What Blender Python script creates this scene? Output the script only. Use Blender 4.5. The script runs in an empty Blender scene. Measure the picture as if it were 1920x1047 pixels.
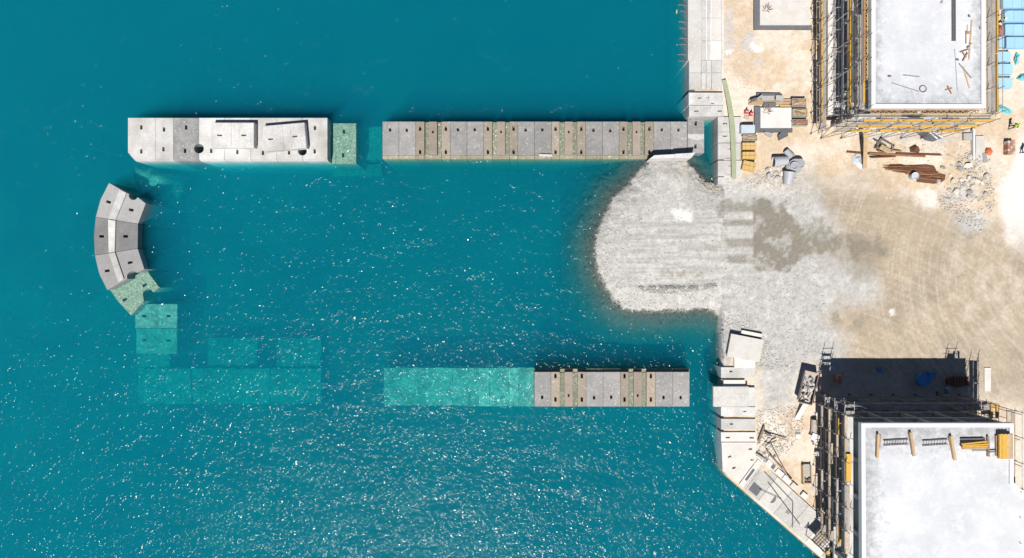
import bpy, bmesh, math, random
import numpy as np
from mathutils import Vector, Matrix, Quaternion
from mathutils.geometry import tessellate_polygon
random.seed(7); RNG = np.random.default_rng(7)
S = bpy.context.scene
C = S.collection
R = math.radians

# ------------------------------------------------------------------ camera, sky, sun, exposure
HC = 80.0
cam_data = bpy.data.cameras.new('camera'); cam = bpy.data.objects.new('camera', cam_data); C.objects.link(cam)
cam.location = (0, 0, HC); cam.rotation_euler = (0, 0, 0)
cam_data.sensor_width = 36.0; cam_data.lens = 24.0; cam_data.clip_end = 1500.0
S.camera = cam
SUN_ELEV, SUN_AZ = R(58.5), R(13.0)          # the sun stands towards -y, turned a little to -x
sun_vec = Vector((-math.sin(SUN_AZ) * math.cos(SUN_ELEV), -math.cos(SUN_AZ) * math.cos(SUN_ELEV), math.sin(SUN_ELEV)))
world = bpy.data.worlds.new('World'); S.world = world; world.use_nodes = True
wn = world.node_tree.nodes; wl = world.node_tree.links; wn.clear()
sky = wn.new('ShaderNodeTexSky'); sky.sky_type = 'NISHITA'; sky.sun_disc = False
sky.air_density = 0.7; sky.dust_density = 0.1; sky.ozone_density = 3.0; sky.sun_elevation = SUN_ELEV; sky.sun_rotation = math.atan2(sun_vec.x, sun_vec.y)
bg = wn.new('ShaderNodeBackground'); bg.inputs['Strength'].default_value = 0.05
wo = wn.new('ShaderNodeOutputWorld'); wl.new(sky.outputs[0], bg.inputs[0]); wl.new(bg.outputs[0], wo.inputs[0])
sun_data = bpy.data.lights.new('sun', 'SUN'); sun_data.energy = 4.4; sun_data.angle = R(0.5); sun_data.color = (1.0, 0.96, 0.90)
sun = bpy.data.objects.new('sun', sun_data); C.objects.link(sun)
sun.rotation_euler = (-sun_vec).to_track_quat('-Z', 'Y').to_euler(); sun.location = (0, 0, 60)
S.view_settings.view_transform = 'Standard'; S.view_settings.look = 'None'
S.view_settings.exposure = 0.42; S.view_settings.gamma = 1.0
cy = S.cycles
cy.max_bounces = 6; cy.volume_bounces = 2; cy.diffuse_bounces = 2; cy.glossy_bounces = 2; cy.transparent_max_bounces = 8
cy.sample_clamp_direct = 7.0; cy.caustics_reflective = False; cy.caustics_refractive = False
cy.use_denoising = True; cy.denoiser = 'OPENIMAGEDENOISE'; cy.use_adaptive_sampling = True; cy.adaptive_threshold = 0.02

# ------------------------------------------------------------------ measuring: photograph position at a height -> metres
ZL = 1.3                                   # level of the land above the water

def W(px, py, z=0.0):
    k = (HC - z) / HC / 16.0
    return Vector(((px - 960.0) * k, (523.5 - py) * k, z))

def WP(pts, z):
    return [tuple(W(x, y, z)[:2]) for x, y in pts]

# ------------------------------------------------------------------ materials
MATS = {}

def new_mat(name):
    m = bpy.data.materials.new(name); m.use_nodes = True
    nt = m.node_tree; nt.nodes.clear()
    out = nt.nodes.new('ShaderNodeOutputMaterial'); b = nt.nodes.new('ShaderNodeBsdfPrincipled')
    nt.links.new(b.outputs[0], out.inputs[0])
    MATS[name] = m
    return m, nt, b

def N(nt, kind, **kw):
    n = nt.nodes.new(kind)
    for k, v in kw.items():
        if k in n.inputs: n.inputs[k].default_value = v
        else: setattr(n, k, v)
    return n

def noise(nt, scale, detail=4, rough=0.6, stretch=None, dim=None):
    g = N(nt, 'ShaderNodeNewGeometry'); t = N(nt, 'ShaderNodeTexNoise', Scale=scale, Detail=detail, Roughness=rough)
    if stretch:
        mp = N(nt, 'ShaderNodeMapping'); mp.inputs['Scale'].default_value = stretch
        nt.links.new(g.outputs['Position'], mp.inputs['Vector']); nt.links.new(mp.outputs[0], t.inputs['Vector'])
    else: nt.links.new(g.outputs['Position'], t.inputs['Vector'])
    return t

def ramp(nt, src, lo, hi, c0=(0, 0, 0, 1), c1=(1, 1, 1, 1)):
    r = N(nt, 'ShaderNodeValToRGB')
    r.color_ramp.elements[0].position = lo; r.color_ramp.elements[1].position = hi
    r.color_ramp.elements[0].color = c0; r.color_ramp.elements[1].color = c1
    nt.links.new(src, r.inputs[0]); return r

def mix(nt, fac, a, b, blend='MIX'):
    m = N(nt, 'ShaderNodeMix', data_type='RGBA', blend_type=blend)
    for s, v in ((m.inputs[0], fac), (m.inputs[6], a), (m.inputs[7], b)):
        if hasattr(v, 'is_output'): nt.links.new(v, s)
        elif isinstance(v, (int, float)): s.default_value = v
        else: s.default_value = tuple(v) + ((1,) if len(v) == 3 else ())
    return m.outputs[2]

def surf(name, base, stain=None, amount=0.5, scale=0.5, rough=0.85, var=0.12, grain=0.25, speck=None, bump=0.02, metal=0.0, gscale=7.0, sscale=3.2):
    """weathered matt surface: base colour, large stains, grain, optional specks, a tone that differs from object to object"""
    m, nt, b = new_mat(name)
    col = tuple(base)
    stain = stain or tuple(c * 0.7 for c in base)
    big = noise(nt, scale, 6, 0.65)
    f = ramp(nt, big.outputs[0], 0.42, 0.72)
    mu = N(nt, 'ShaderNodeMath', operation='MULTIPLY'); mu.inputs[1].default_value = amount
    nt.links.new(f.outputs[0], mu.inputs[0])
    c = mix(nt, mu.outputs[0], col, stain)
    fine = noise(nt, gscale, 5, 0.7)
    g = ramp(nt, fine.outputs[0], 0.25, 0.75, (1 - grain,) * 3 + (1,), (1 + grain * 0.5,) * 3 + (1,))
    c = mix(nt, 1.0, c, g.outputs[0], 'MULTIPLY')
    if speck:
        sp = noise(nt, sscale, 3, 0.6); sf = ramp(nt, sp.outputs[0], 0.60, 0.66)
        c = mix(nt, sf.outputs[0], c, speck)
    oi = N(nt, 'ShaderNodeObjectInfo')
    mr = N(nt, 'ShaderNodeMapRange'); mr.inputs[3].default_value = 1 - var; mr.inputs[4].default_value = 1 + var
    nt.links.new(oi.outputs['Random'], mr.inputs[0])
    hs = N(nt, 'ShaderNodeHueSaturation'); nt.links.new(mr.outputs[0], hs.inputs['Value']); nt.links.new(c, hs.inputs['Color'])
    nt.links.new(hs.outputs[0], b.inputs['Base Color'])
    b.inputs['Roughness'].default_value = rough; b.inputs['Metallic'].default_value = metal
    if bump:
        bp = N(nt, 'ShaderNodeBump'); bp.inputs['Strength'].default_value = 0.6; bp.inputs['Distance'].default_value = bump
        nt.links.new(fine.outputs[0], bp.inputs['Height']); nt.links.new(bp.outputs[0], b.inputs['Normal'])
    return m

surf('concrete_white', (0.61, 0.60, 0.585), (0.38, 0.36, 0.325), 0.95, 0.4, speck=(0.50, 0.475, 0.44), grain=0.32)
surf('concrete_pale', (0.54, 0.525, 0.50), (0.41, 0.385, 0.35), 0.75, 0.5, grain=0.3, speck=(0.57, 0.55, 0.52))
surf('concrete_stained', (0.235, 0.235, 0.235), (0.37, 0.365, 0.355), 0.9, 0.9, speck=(0.44, 0.43, 0.42), grain=0.4)
surf('concrete_grey', (0.262, 0.256, 0.25), (0.36, 0.345, 0.33), 0.9, 0.6, speck=(0.40, 0.385, 0.365), grain=0.35, var=0.16)
surf('concrete_light', (0.365, 0.36, 0.355), (0.30, 0.295, 0.285), 0.8, 0.6, grain=0.3)
surf('concrete_mid', (0.285, 0.28, 0.28), (0.235, 0.23, 0.225), 0.8, 0.6, grain=0.3)
surf('concrete_dark', (0.165, 0.163, 0.163), (0.225, 0.22, 0.215), 0.8, 0.8)
surf('concrete_tan', (0.345, 0.29, 0.225), (0.27, 0.24, 0.205), 0.9, 0.8, speck=(0.42, 0.38, 0.32), grain=0.4, var=0.16)
surf('concrete_brown', (0.30, 0.245, 0.205), (0.37, 0.31, 0.255), 0.8, 0.9, grain=0.35)
surf('weed_ledge', (0.33, 0.305, 0.225), (0.24, 0.25, 0.15), 0.8, 1.5, speck=(0.48, 0.45, 0.37), grain=0.5)
surf('algae', (0.19, 0.21, 0.145), (0.28, 0.295, 0.225), 0.9, 3.2, speck=(0.52, 0.52, 0.45), grain=0.55, bump=0.05, gscale=5, sscale=5.0)
surf('weedy_concrete', (0.46, 0.41, 0.31), (0.22, 0.22, 0.16), 0.9, 3.2, speck=(0.74, 0.66, 0.5), grain=0.7, gscale=5, sscale=5.5)
surf('sunk_concrete', (0.55, 0.52, 0.44), (0.22, 0.24, 0.18), 1.0, 0.6, grain=0.6, speck=(0.68, 0.66, 0.55), gscale=2.5, sscale=1.6)
def roof_mat():
    m, nt, b = new_mat('roof_screed'); g = N(nt, 'ShaderNodeNewGeometry'); tc = N(nt, 'ShaderNodeTexCoord')
    c = mix(nt, ramp(nt, noise(nt, .18, 6, .6).outputs[0], .40, .68).outputs[0], (.60, .61, .63), (.49, .50, .525))
    c = mix(nt, ramp(nt, noise(nt, .9, 6, .7).outputs[0], .50, .72).outputs[0], c, (.64, .65, .67))
    streak = ramp(nt, noise(nt, 1.2, 5, .7, (.25, 2.2, 1)).outputs[0], .58, .70); mm = N(nt, 'ShaderNodeMath', operation='MULTIPLY'); mm.inputs[1].default_value = .35; nt.links.new(streak.outputs[0], mm.inputs[0])
    c = mix(nt, mm.outputs[0], c, (.42, .43, .45))
    sep = N(nt, 'ShaderNodeSeparateXYZ'); nt.links.new(tc.outputs['Generated'], sep.inputs[0])
    def mth(op, a, k=None):
        q = N(nt, 'ShaderNodeMath', operation=op)
        for i_, v in enumerate((a, k)):
            if v is None: continue
            if hasattr(v, 'is_output'): nt.links.new(v, q.inputs[i_])
            else: q.inputs[i_].default_value = v
        return q.outputs[0]
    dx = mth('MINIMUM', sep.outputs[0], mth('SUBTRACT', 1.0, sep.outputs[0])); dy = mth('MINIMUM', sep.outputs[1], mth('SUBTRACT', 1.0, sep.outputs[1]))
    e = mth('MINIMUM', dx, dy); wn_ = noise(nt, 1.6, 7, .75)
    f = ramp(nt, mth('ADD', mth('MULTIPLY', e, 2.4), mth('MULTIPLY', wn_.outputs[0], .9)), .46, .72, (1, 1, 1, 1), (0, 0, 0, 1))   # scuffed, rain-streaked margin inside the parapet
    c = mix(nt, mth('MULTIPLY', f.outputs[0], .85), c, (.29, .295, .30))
    g2 = ramp(nt, noise(nt, 6, 5, .7).outputs[0], .3, .7, (.93,) * 3 + (1,), (1.05,) * 3 + (1,))
    nt.links.new(mix(nt, 1.0, c, g2.outputs[0], 'MULTIPLY'), b.inputs['Base Color']); b.inputs['Roughness'].default_value = .9
roof_mat()
surf('roof_worn', (0.46, 0.46, 0.46), (0.62, 0.62, 0.62), 0.9, 1.2, grain=0.4, var=0.0)
surf('parapet_white', (0.66, 0.665, 0.68), (0.58, 0.585, 0.60), 0.5, 0.6, grain=0.08, var=0.02)
surf('bare_concrete', (0.40, 0.39, 0.375), (0.30, 0.29, 0.28), 0.7, 0.5)
surf('membrane', (0.115, 0.12, 0.135), (0.17, 0.17, 0.18), 0.7, 1.2, rough=0.7)
surf('cast_slab', (0.64, 0.615, 0.575), (0.53, 0.49, 0.435), 0.75, 0.6, grain=0.18)
surf('steel_tube', (0.17, 0.155, 0.145), (0.26, 0.15, 0.08), 0.6, 3.0, rough=0.55, metal=0.4)
surf('galvanised', (0.45, 0.45, 0.46), (0.36, 0.35, 0.34), 0.5, 2.0, rough=0.5, metal=0.5)
surf('dark_steel', (0.12, 0.11, 0.115), (0.18, 0.15, 0.14), 0.6, 1.5, rough=0.6)
surf('board', (0.46, 0.385, 0.30), (0.33, 0.285, 0.235), 0.9, 1.5, var=0.25, grain=0.4)
surf('board_grey', (0.40, 0.37, 0.34), (0.27, 0.25, 0.23), 0.8, 1.5, var=0.2, grain=0.35)
surf('timber', (0.52, 0.37, 0.21), (0.42, 0.29, 0.16), 0.7, 2.0, var=0.15)
surf('yellow_beam', (0.62, 0.36, 0.05), (0.50, 0.30, 0.07), 0.5, 2.0, var=0.12, rough=0.6)
surf('yellow_box', (0.66, 0.44, 0.15), (0.56, 0.38, 0.16), 0.6, 1.2, var=0.1)
surf('rust', (0.16, 0.065, 0.03), (0.10, 0.045, 0.025), 0.7, 1.5, grain=0.5)
surf('rust_light', (0.34, 0.18, 0.10), (0.24, 0.12, 0.07), 0.7, 2.0, grain=0.4)
surf('foam_blue', (0.30, 0.53, 0.76), (0.36, 0.58, 0.79), 0.6, 0.6, var=0.06, grain=0.06, bump=0.0)
surf('tarp_teal', (0.12, 0.50, 0.58), (0.25, 0.60, 0.62), 0.6, 1.5, rough=0.5)
surf('tarp_pale', (0.50, 0.56, 0.62), (0.40, 0.46, 0.52), 0.6, 1.5, rough=0.6)
surf('red_net', (0.48, 0.16, 0.10), (0.36, 0.12, 0.08), 0.7, 3.0, grain=0.4)
surf('orange_plastic', (0.70, 0.17, 0.06), None, 0.3, 2.0, rough=0.5)
surf('red_paint', (0.55, 0.04, 0.06), None, 0.2, 2.0, rough=0.5)
surf('white_paint', (0.75, 0.75, 0.75), None, 0.3, 2.0, rough=0.5)
surf('blue_paint', (0.10, 0.18, 0.50), None, 0.3, 2.0)
surf('groove_dark', (0.20, 0.19, 0.18), None, 0.4, 2.0)
surf('green_strip', (0.32, 0.35, 0.22), (0.40, 0.41, 0.29), 0.8, 0.8, grain=0.2, var=0.0)
surf('grey_plastic', (0.37, 0.38, 0.40), (0.45, 0.45, 0.46), 0.5, 1.0, rough=0.5, grain=0.1)
surf('skip_paint', (0.20, 0.14, 0.13), (0.28, 0.17, 0.13), 0.8, 1.2, rough=0.6)
surf('skip_inside', (0.45, 0.39, 0.35), (0.36, 0.27, 0.22), 0.8, 1.5)
surf('straw', (0.46, 0.36, 0.20), (0.30, 0.24, 0.15), 0.9, 3.0, grain=0.6)
surf('offcuts', (0.40, 0.27, 0.17), (0.24, 0.16, 0.11), 0.9, 3.0, var=0.3, grain=0.5)
surf('stone_grey', (0.40, 0.385, 0.36), (0.30, 0.29, 0.27), 0.6, 1.0, var=0.3, grain=0.3)
surf('stone_light', (0.46, 0.45, 0.43), (0.37, 0.36, 0.34), 0.6, 1.0, var=0.0, grain=0.3)
surf('stone_weedy', (0.10, 0.10, 0.085), (0.16, 0.155, 0.13), 0.8, 2.0, var=0.0, grain=0.5, speck=(0.24, 0.235, 0.20))
surf('stone_white', (0.62, 0.58, 0.52), (0.48, 0.44, 0.38), 0.6, 1.0, var=0.25, grain=0.25)
surf('vest_yellow', (0.55, 0.72, 0.04), None, 0.15, 4.0, rough=0.7)
surf('dark_cloth', (0.03, 0.032, 0.045), None, 0.3, 4.0)
surf('skin', (0.42, 0.26, 0.18), None, 0.1, 4.0, rough=0.6, var=0.0, grain=0.05)
surf('blue_drum', (0.05, 0.25, 0.55), None, 0.3, 3.0, rough=0.5)
surf('brick_red', (0.48, 0.22, 0.14), (0.38, 0.18, 0.12), 0.7, 2.0, var=0.2)

# ------------------------------------------------------------------ object helpers
def tag(o, label=None, cat=None, group=None, kind=None):
    if label: o['label'] = label
    if cat: o['category'] = cat
    if group: o['group'] = group
    if kind: o['kind'] = kind
    return o

def thing(name, loc, label, cat, group=None):
    o = bpy.data.objects.new(name, None); C.objects.link(o); o.location = loc; o.empty_display_size = 0.3
    return tag(o, label, cat, group, 'thing')

def mk(name, verts, faces, mat, parent=None, origin=None, label=None, cat=None, group=None, kind=None, smooth=False):
    """one mesh object; verts in world metres; origin defaults to the base centre"""
    vs = np.array([tuple(v) for v in verts], dtype=float)
    if origin is None:
        lo, hi = vs.min(0), vs.max(0); origin = ((lo[0] + hi[0]) / 2, (lo[1] + hi[1]) / 2, lo[2])
    origin = Vector(origin)
    me = bpy.data.meshes.new(name)
    me.from_pydata([tuple(v) for v in (vs - np.array(origin))], [], [tuple(f) for f in faces])
    bm = bmesh.new(); bm.from_mesh(me); bmesh.ops.recalc_face_normals(bm, faces=bm.faces); bm.to_mesh(me); bm.free()
    if smooth:
        me.polygons.foreach_set('use_smooth', [True] * len(me.polygons))
    me.materials.append(MATS[mat])
    o = bpy.data.objects.new(name, me); C.objects.link(o)
    if parent is not None:
        o.parent = parent; o.location = origin - parent.location
    else: o.location = origin
    return tag(o, label, cat, group, kind or ('thing' if cat and parent is None else None))

def loft(rings, holes=(), hole_depth=1.0):
    """closed solid through rings [(poly_xy, z)...], first ring the top, with pockets sunk in the top"""
    n = len(rings[0][0]); V = []; F = []
    for poly, z in rings: V += [(x, y, z) for x, y in poly]
    for k in range(len(rings) - 1):
        a, b = k * n, (k + 1) * n
        F += [(a + i, a + (i + 1) % n, b + (i + 1) % n, b + i) for i in range(n)]
    F.append(tuple(range((len(rings) - 1) * n, len(rings) * n)))
    zt = rings[0][1]
    idx = list(range(n)); loops = [[Vector((x, y, 0)) for x, y in rings[0][0]]]
    for h in holes:
        s = len(V); m = len(h)
        V += [(x, y, zt) for x, y in h]; idx += list(range(s, s + m)); loops.append([Vector((x, y, 0)) for x, y in h])
        s2 = len(V); V += [(x, y, zt - hole_depth) for x, y in h]
        F += [(s + i, s + (i + 1) % m, s2 + (i + 1) % m, s2 + i) for i in range(m)]
        F.append(tuple(range(s2, s2 + m)))
    F += [tuple(idx[i] for i in t) for t in tessellate_polygon(loops)]
    return V, F

def rect(x0, y0, x1, y1): return [(x0, y0), (x1, y0), (x1, y1), (x0, y1)]

def rot_rect(cx, cy, w, h, deg):
    c, s = math.cos(R(deg)), math.sin(R(deg))
    return [(cx + c * a - s * b, cy + s * a + c * b) for a, b in ((-w/2, -h/2), (w/2, -h/2), (w/2, h/2), (-w/2, h/2))]

def pocket(px, py, w=4.4, h=8.4, deg=0): return rot_rect(px, py, w, h, deg)

def block(name, poly, ztop, zbot, mat, pockets=(), depth=1.0, parent=None, skirt=None, chamfer=0.0, **kw):
    """poly and pockets measured on the photograph at the height of the top"""
    top = WP(poly, ztop)
    if chamfer:
        c = Vector((sum(p[0] for p in top), sum(p[1] for p in top))) / len(top)
        t2 = []
        for x, y in top:
            d = Vector((x, y)) - c; L = d.length
            d = d * ((L - chamfer * 1.3) / L); t2.append((c.x + d.x, c.y + d.y))
        rings = [(t2, ztop), (top, ztop - chamfer), (top, zbot)]
    else: rings = [(top, ztop), (top, zbot)]
    if skirt: rings = [(top, ztop)] + [([(x + dx, y + dy) for (x, y), (dx, dy) in zip(top, sh)], z) for sh, z in skirt]
    V, F = loft(rings, [WP(p, ztop) for p in pockets], depth)
    return mk(name, V, F, mat, parent, **kw)

UNIT = {}
def unit_mesh(mat, kind):
    k = (mat, kind)
    if k not in UNIT:
        bm = bmesh.new()
        if kind == 'box': bmesh.ops.create_cube(bm, size=1.0)
        elif kind == 'tube': bmesh.ops.create_cone(bm, cap_ends=True, segments=7, radius1=0.5, radius2=0.5, depth=1.0)
        elif kind == 'drum': bmesh.ops.create_cone(bm, cap_ends=True, segments=20, radius1=0.5, radius2=0.5, depth=1.0)
        me = bpy.data.meshes.new(kind); bm.to_mesh(me); bm.free(); me.materials.append(MATS[mat]); UNIT[k] = me
    return UNIT[k]

def bar(name, a, b, w, h, mat, parent=None, kind='box', **kw):
    """a straight member from a to b; w across, h upright"""
    a, b = Vector(a), Vector(b); d = b - a
    o = bpy.data.objects.new(name, unit_mesh(mat, kind)); C.objects.link(o)
    o.rotation_mode = 'QUATERNION'
    z = d.normalized()
    up = Vector((0, 0, 1)) if abs(z.z) < 0.98 else Vector((0, 1, 0))
    x = up.cross(z).normalized(); y = z.cross(x)
    o.rotation_quaternion = Matrix((x, y, z)).transposed().to_quaternion()
    o.scale = (w, h, d.length)
    m = (a + b) / 2
    if parent is not None: o.parent = parent; m = m - parent.location
    o.location = m
    if kw.get('cat') and parent is None: kw.setdefault('kind', 'thing')
    return tag(o, **kw)

def boxw(name, x0, y0, z0, x1, y1, z1, mat, parent=None, **kw):
    V, F = loft([(rect(x0, y0, x1, y1), z1), (rect(x0, y0, x1, y1), z0)])
    return mk(name, V, F, mat, parent, **kw)

ROCKS = {}
def rock_mesh(mat, k):
    if (mat, k) not in ROCKS:
        rnd = random.Random(k * 31 + 5); bm = bmesh.new(); bmesh.ops.create_icosphere(bm, subdivisions=1, radius=0.5)
        for v in bm.verts: v.co *= rnd.uniform(0.7, 1.2); v.co.z *= 0.75
        me = bpy.data.meshes.new('rock'); bm.to_mesh(me); bm.free(); me.materials.append(MATS[mat]); ROCKS[(mat, k)] = me
    return ROCKS[(mat, k)]

def stones(name, pts, sizes, mat, label, cat, kind='stuff', parent=None):
    """many small angular stones as one mesh; pts (n,3)"""
    base = np.array([(1, 0, 0), (-1, 0, 0), (0, 1, 0), (0, -1, 0), (0, 0, 1), (0, 0, -1)], float) * 0.5
    tri = np.array([(0, 2, 4), (2, 1, 4), (1, 3, 4), (3, 0, 4), (2, 0, 5), (1, 2, 5), (3, 1, 5), (0, 3, 5)])
    n = len(pts); q = RNG.uniform(0, 6.283, n); c, s = np.cos(q), np.sin(q)
    b = base[None] * RNG.uniform(0.65, 1.3, (n, 6, 1)) * np.stack([np.ones(n), RNG.uniform(0.6, 1, n), RNG.uniform(0.5, 0.9, n)], 1)[:, None]
    b = b + RNG.uniform(-0.12, 0.12, (n, 6, 3))
    r = np.stack([b[..., 0] * c[:, None] - b[..., 1] * s[:, None], b[..., 0] * s[:, None] + b[..., 1] * c[:, None], b[..., 2]], -1)
    v = (r * np.asarray(sizes)[:, None, None] + np.asarray(pts)[:, None]).reshape(-1, 3)
    f = (tri[None] + 6 * np.arange(n)[:, None, None]).reshape(-1, 3)
    me = bpy.data.meshes.new(name); me.from_pydata(v.tolist(), [], f.tolist()); me.materials.append(MATS[mat])
    o = bpy.data.objects.new(name, me); C.objects.link(o); o.parent = parent
    return tag(o, label, cat, None, kind)

# ------------------------------------------------------------------ numpy noise and distance
def vnoise(x, y, seed=0):
    xi, yi = np.floor(x).astype(np.int64), np.floor(y).astype(np.int64); fx, fy = x - xi, y - yi
    fx, fy = fx * fx * (3 - 2 * fx), fy * fy * (3 - 2 * fy)
    def h(i, j):
        n = (i * 374761393 + j * 668265263 + seed * 974634777) & 0xffffffff
        n = ((n ^ (n >> 13)) * 1274126177) & 0xffffffff
        return ((n ^ (n >> 16)) & 0xffff) / 65535.0
    return (h(xi, yi) * (1 - fx) + h(xi + 1, yi) * fx) * (1 - fy) + (h(xi, yi + 1) * (1 - fx) + h(xi + 1, yi + 1) * fx) * fy

def fbm(x, y, seed=0, octs=5, gain=0.55):
    t = 0; a = 1; s = 0
    for k in range(octs): t = t + a * vnoise(x * 2 ** k, y * 2 ** k, seed + k * 17); s += a; a *= gain
    return t / s

def sdist(x, y, poly):
    """signed distance to a polygon, positive inside"""
    d = np.full(x.shape, 1e9); ins = np.zeros(x.shape, bool); n = len(poly)
    for i in range(n):
        (ax, ay), (bx, by) = poly[i], poly[(i + 1) % n]
        ex, ey = bx - ax, by - ay; wx, wy = x - ax, y - ay
        t = np.clip((wx * ex + wy * ey) / (ex * ex + ey * ey), 0, 1)
        d = np.minimum(d, (wx - ex * t) ** 2 + (wy - ey * t) ** 2)
        if ay != by: ins ^= ((ay > y) != (by > y)) & (x < (bx - ax) * (y - ay) / (by - ay) + ax)
    return np.where(ins, 1, -1) * np.sqrt(d)

def sstep(a, b, x):
    t = np.clip((x - a) / (b - a), 0, 1); return t * t * (3 - 2 * t)

# ------------------------------------------------------------------ water
def build_water():
    m = bpy.data.materials.new('sea_water'); m.use_nodes = True; nt = m.node_tree; nt.nodes.clear(); MATS['sea_water'] = m
    out = N(nt, 'ShaderNodeOutputMaterial')
    g = N(nt, 'ShaderNodeNewGeometry')
    def wave(scale, stretch, rotz, detail, dist):
        mp = N(nt, 'ShaderNodeMapping'); mp.inputs['Rotation'].default_value = (0, 0, rotz); mp.inputs['Scale'].default_value = stretch
        t = N(nt, 'ShaderNodeTexNoise', Scale=scale, Detail=detail, Roughness=0.5, Distortion=dist)
        nt.links.new(g.outputs['Position'], mp.inputs[0]); nt.links.new(mp.outputs[0], t.inputs['Vector'])
        return t.outputs[0]
    def mul(a, k):
        q = N(nt, 'ShaderNodeMath', operation='MULTIPLY'); q.inputs[1].default_value = k; nt.links.new(a, q.inputs[0]); return q.outputs[0]
    def add(a, b):
        q = N(nt, 'ShaderNodeMath', operation='ADD'); nt.links.new(a, q.inputs[0]); nt.links.new(b, q.inputs[1]); return q.outputs[0]
    gust = N(nt, 'ShaderNodeMapRange'); gust.inputs[1].default_value = .3; gust.inputs[2].default_value = .7; gust.inputs[3].default_value = 1.05; gust.inputs[4].default_value = 1.5
    nt.links.new(wave(0.07, (0.5, 1, 1), 0.5, 3, 0.5), gust.inputs[0])
    rip = add(mul(wave(1.7, (0.95, 0.8, 1), -0.35, 1, 0.8), 0.098), mul(wave(4.0, (0.9, 0.8, 1), 0.30, 1, 0.5), 0.060))
    q = N(nt, 'ShaderNodeMath', operation='MULTIPLY'); nt.links.new(rip, q.inputs[0]); nt.links.new(gust.outputs[0], q.inputs[1])
    h = add(mul(wave(0.45, (0.5, 1, 1), 0.20, 1, 0.4), 0.26), q.outputs[0])
    bp = N(nt, 'ShaderNodeBump'); bp.inputs['Strength'].default_value = 1.0; bp.inputs['Distance'].default_value = WAVE
    nt.links.new(h, bp.inputs['Height'])
    gl = N(nt, 'ShaderNodeBsdfGlossy'); gl.inputs['Roughness'].default_value = 0.07; nt.links.new(bp.outputs[0], gl.inputs['Normal'])
    tr = N(nt, 'ShaderNodeBsdfTransparent')
    fr = N(nt, 'ShaderNodeFresnel', IOR=1.33)
    mx = N(nt, 'ShaderNodeMixShader'); nt.links.new(fr.outputs[0], mx.inputs[0]); nt.links.new(tr.outputs[0], mx.inputs[1]); nt.links.new(gl.outputs[0], mx.inputs[2])
    nt.links.new(mx.outputs[0], out.inputs['Surface'])
    vs = N(nt, 'ShaderNodeVolumeScatter'); vs.inputs['Color'].default_value = SCAT + (1,); vs.inputs['Density'].default_value = 1.0
    va = N(nt, 'ShaderNodeVolumeAbsorption'); va.inputs['Color'].default_value = tuple(1 - a for a in ABSO) + (1,); va.inputs['Density'].default_value = 1.0
    ad = N(nt, 'ShaderNodeAddShader'); nt.links.new(vs.outputs[0], ad.inputs[0]); nt.links.new(va.outputs[0], ad.inputs[1])
    nt.links.new(ad.outputs[0], out.inputs['Volume'])
    V, F = loft([(rect(-260, -260, 260, 260), 0.0), (rect(-260, -260, 260, 260), -14.0)])
    return mk('water', V, F, 'sea_water', origin=(0, 0, 0), kind='structure')

WAVE = 1.06
SCAT = (0.003, 0.090, 0.137)
ABSO = (0.50, 0.084, 0.066)
build_water()
m, nt, b = new_mat('seabed_sand'); b.inputs['Base Color'].default_value = (0.12, 0.14, 0.12, 1); b.inputs['Roughness'].default_value = 1
nz = noise(nt, 0.15, 5); cr = ramp(nt, nz.outputs[0], 0.35, 0.7, (0.14, 0.14, 0.11, 1), (0.42, 0.38, 0.31, 1)); nt.links.new(cr.outputs[0], b.inputs['Base Color'])
bxs = np.arange(-255, 256, 5.0); BX, BY = np.meshgrid(bxs, bxs)

BZ = -8.6 - 2.2 * sstep(4, 30, BY) + 1.2 * sstep(-20, -60, BX) + 3.2 * (fbm(BX / 26 + 9, BY / 26 + 4, 71, 4) - .5)
BZ = np.minimum(BZ, -6.2); nb_ = len(bxs); bi = np.arange(nb_ * nb_).reshape(nb_, nb_)
mk('seabed', np.stack([BX, BY, BZ], -1).reshape(-1, 3), np.stack([bi[:-1, :-1], bi[:-1, 1:], bi[1:, 1:], bi[1:, :-1]], -1).reshape(-1, 4).tolist(), 'seabed_sand', origin=(0, 0, -9), kind='structure', smooth=True)

# ------------------------------------------------------------------ land: one height field with the gravel spit running under water
LAND = [(1302, -500), (1302, 212), (1356, 214), (1356, 340), (1356, 590), (1356, 880), (1366, 896), (1560, 1064), (1760, 1240), (2500, 1500), (2500, -500)]
SPIT = [(1227, 297), (1221, 303), (1201, 326), (1182, 347), (1152, 368), (1137, 399), (1124, 430), (1117, 457), (1119, 482), (1124, 512), (1137, 537), (1152, 561), (1170, 576),
        (1198, 582), (1244, 582), (1290, 579), (1326, 578), (1346, 588), (1440, 600), (1470, 450), (1420, 345), (1352, 352), (1330, 345), (1314, 338), (1302, 323), (1291, 310), (1287, 298)]
LANDW = WP(LAND, ZL); SPITW = WP(SPIT, 0.0)
STEP = 0.15
gx = np.concatenate([np.arange(6, 62, STEP), np.arange(62, 100, .8)]); gy = np.concatenate([np.arange(-66, -34, .8), np.arange(-34, 34, STEP), np.arange(34, 66, .8)])
GX, GY = np.meshgrid(gx, gy)

def mound(x, y, px, py, rx, ry, h):
    c = W(px, py, ZL); return h * np.exp(-(((x - c.x) / rx) ** 2 + ((y - c.y) / ry) ** 2))

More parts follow.
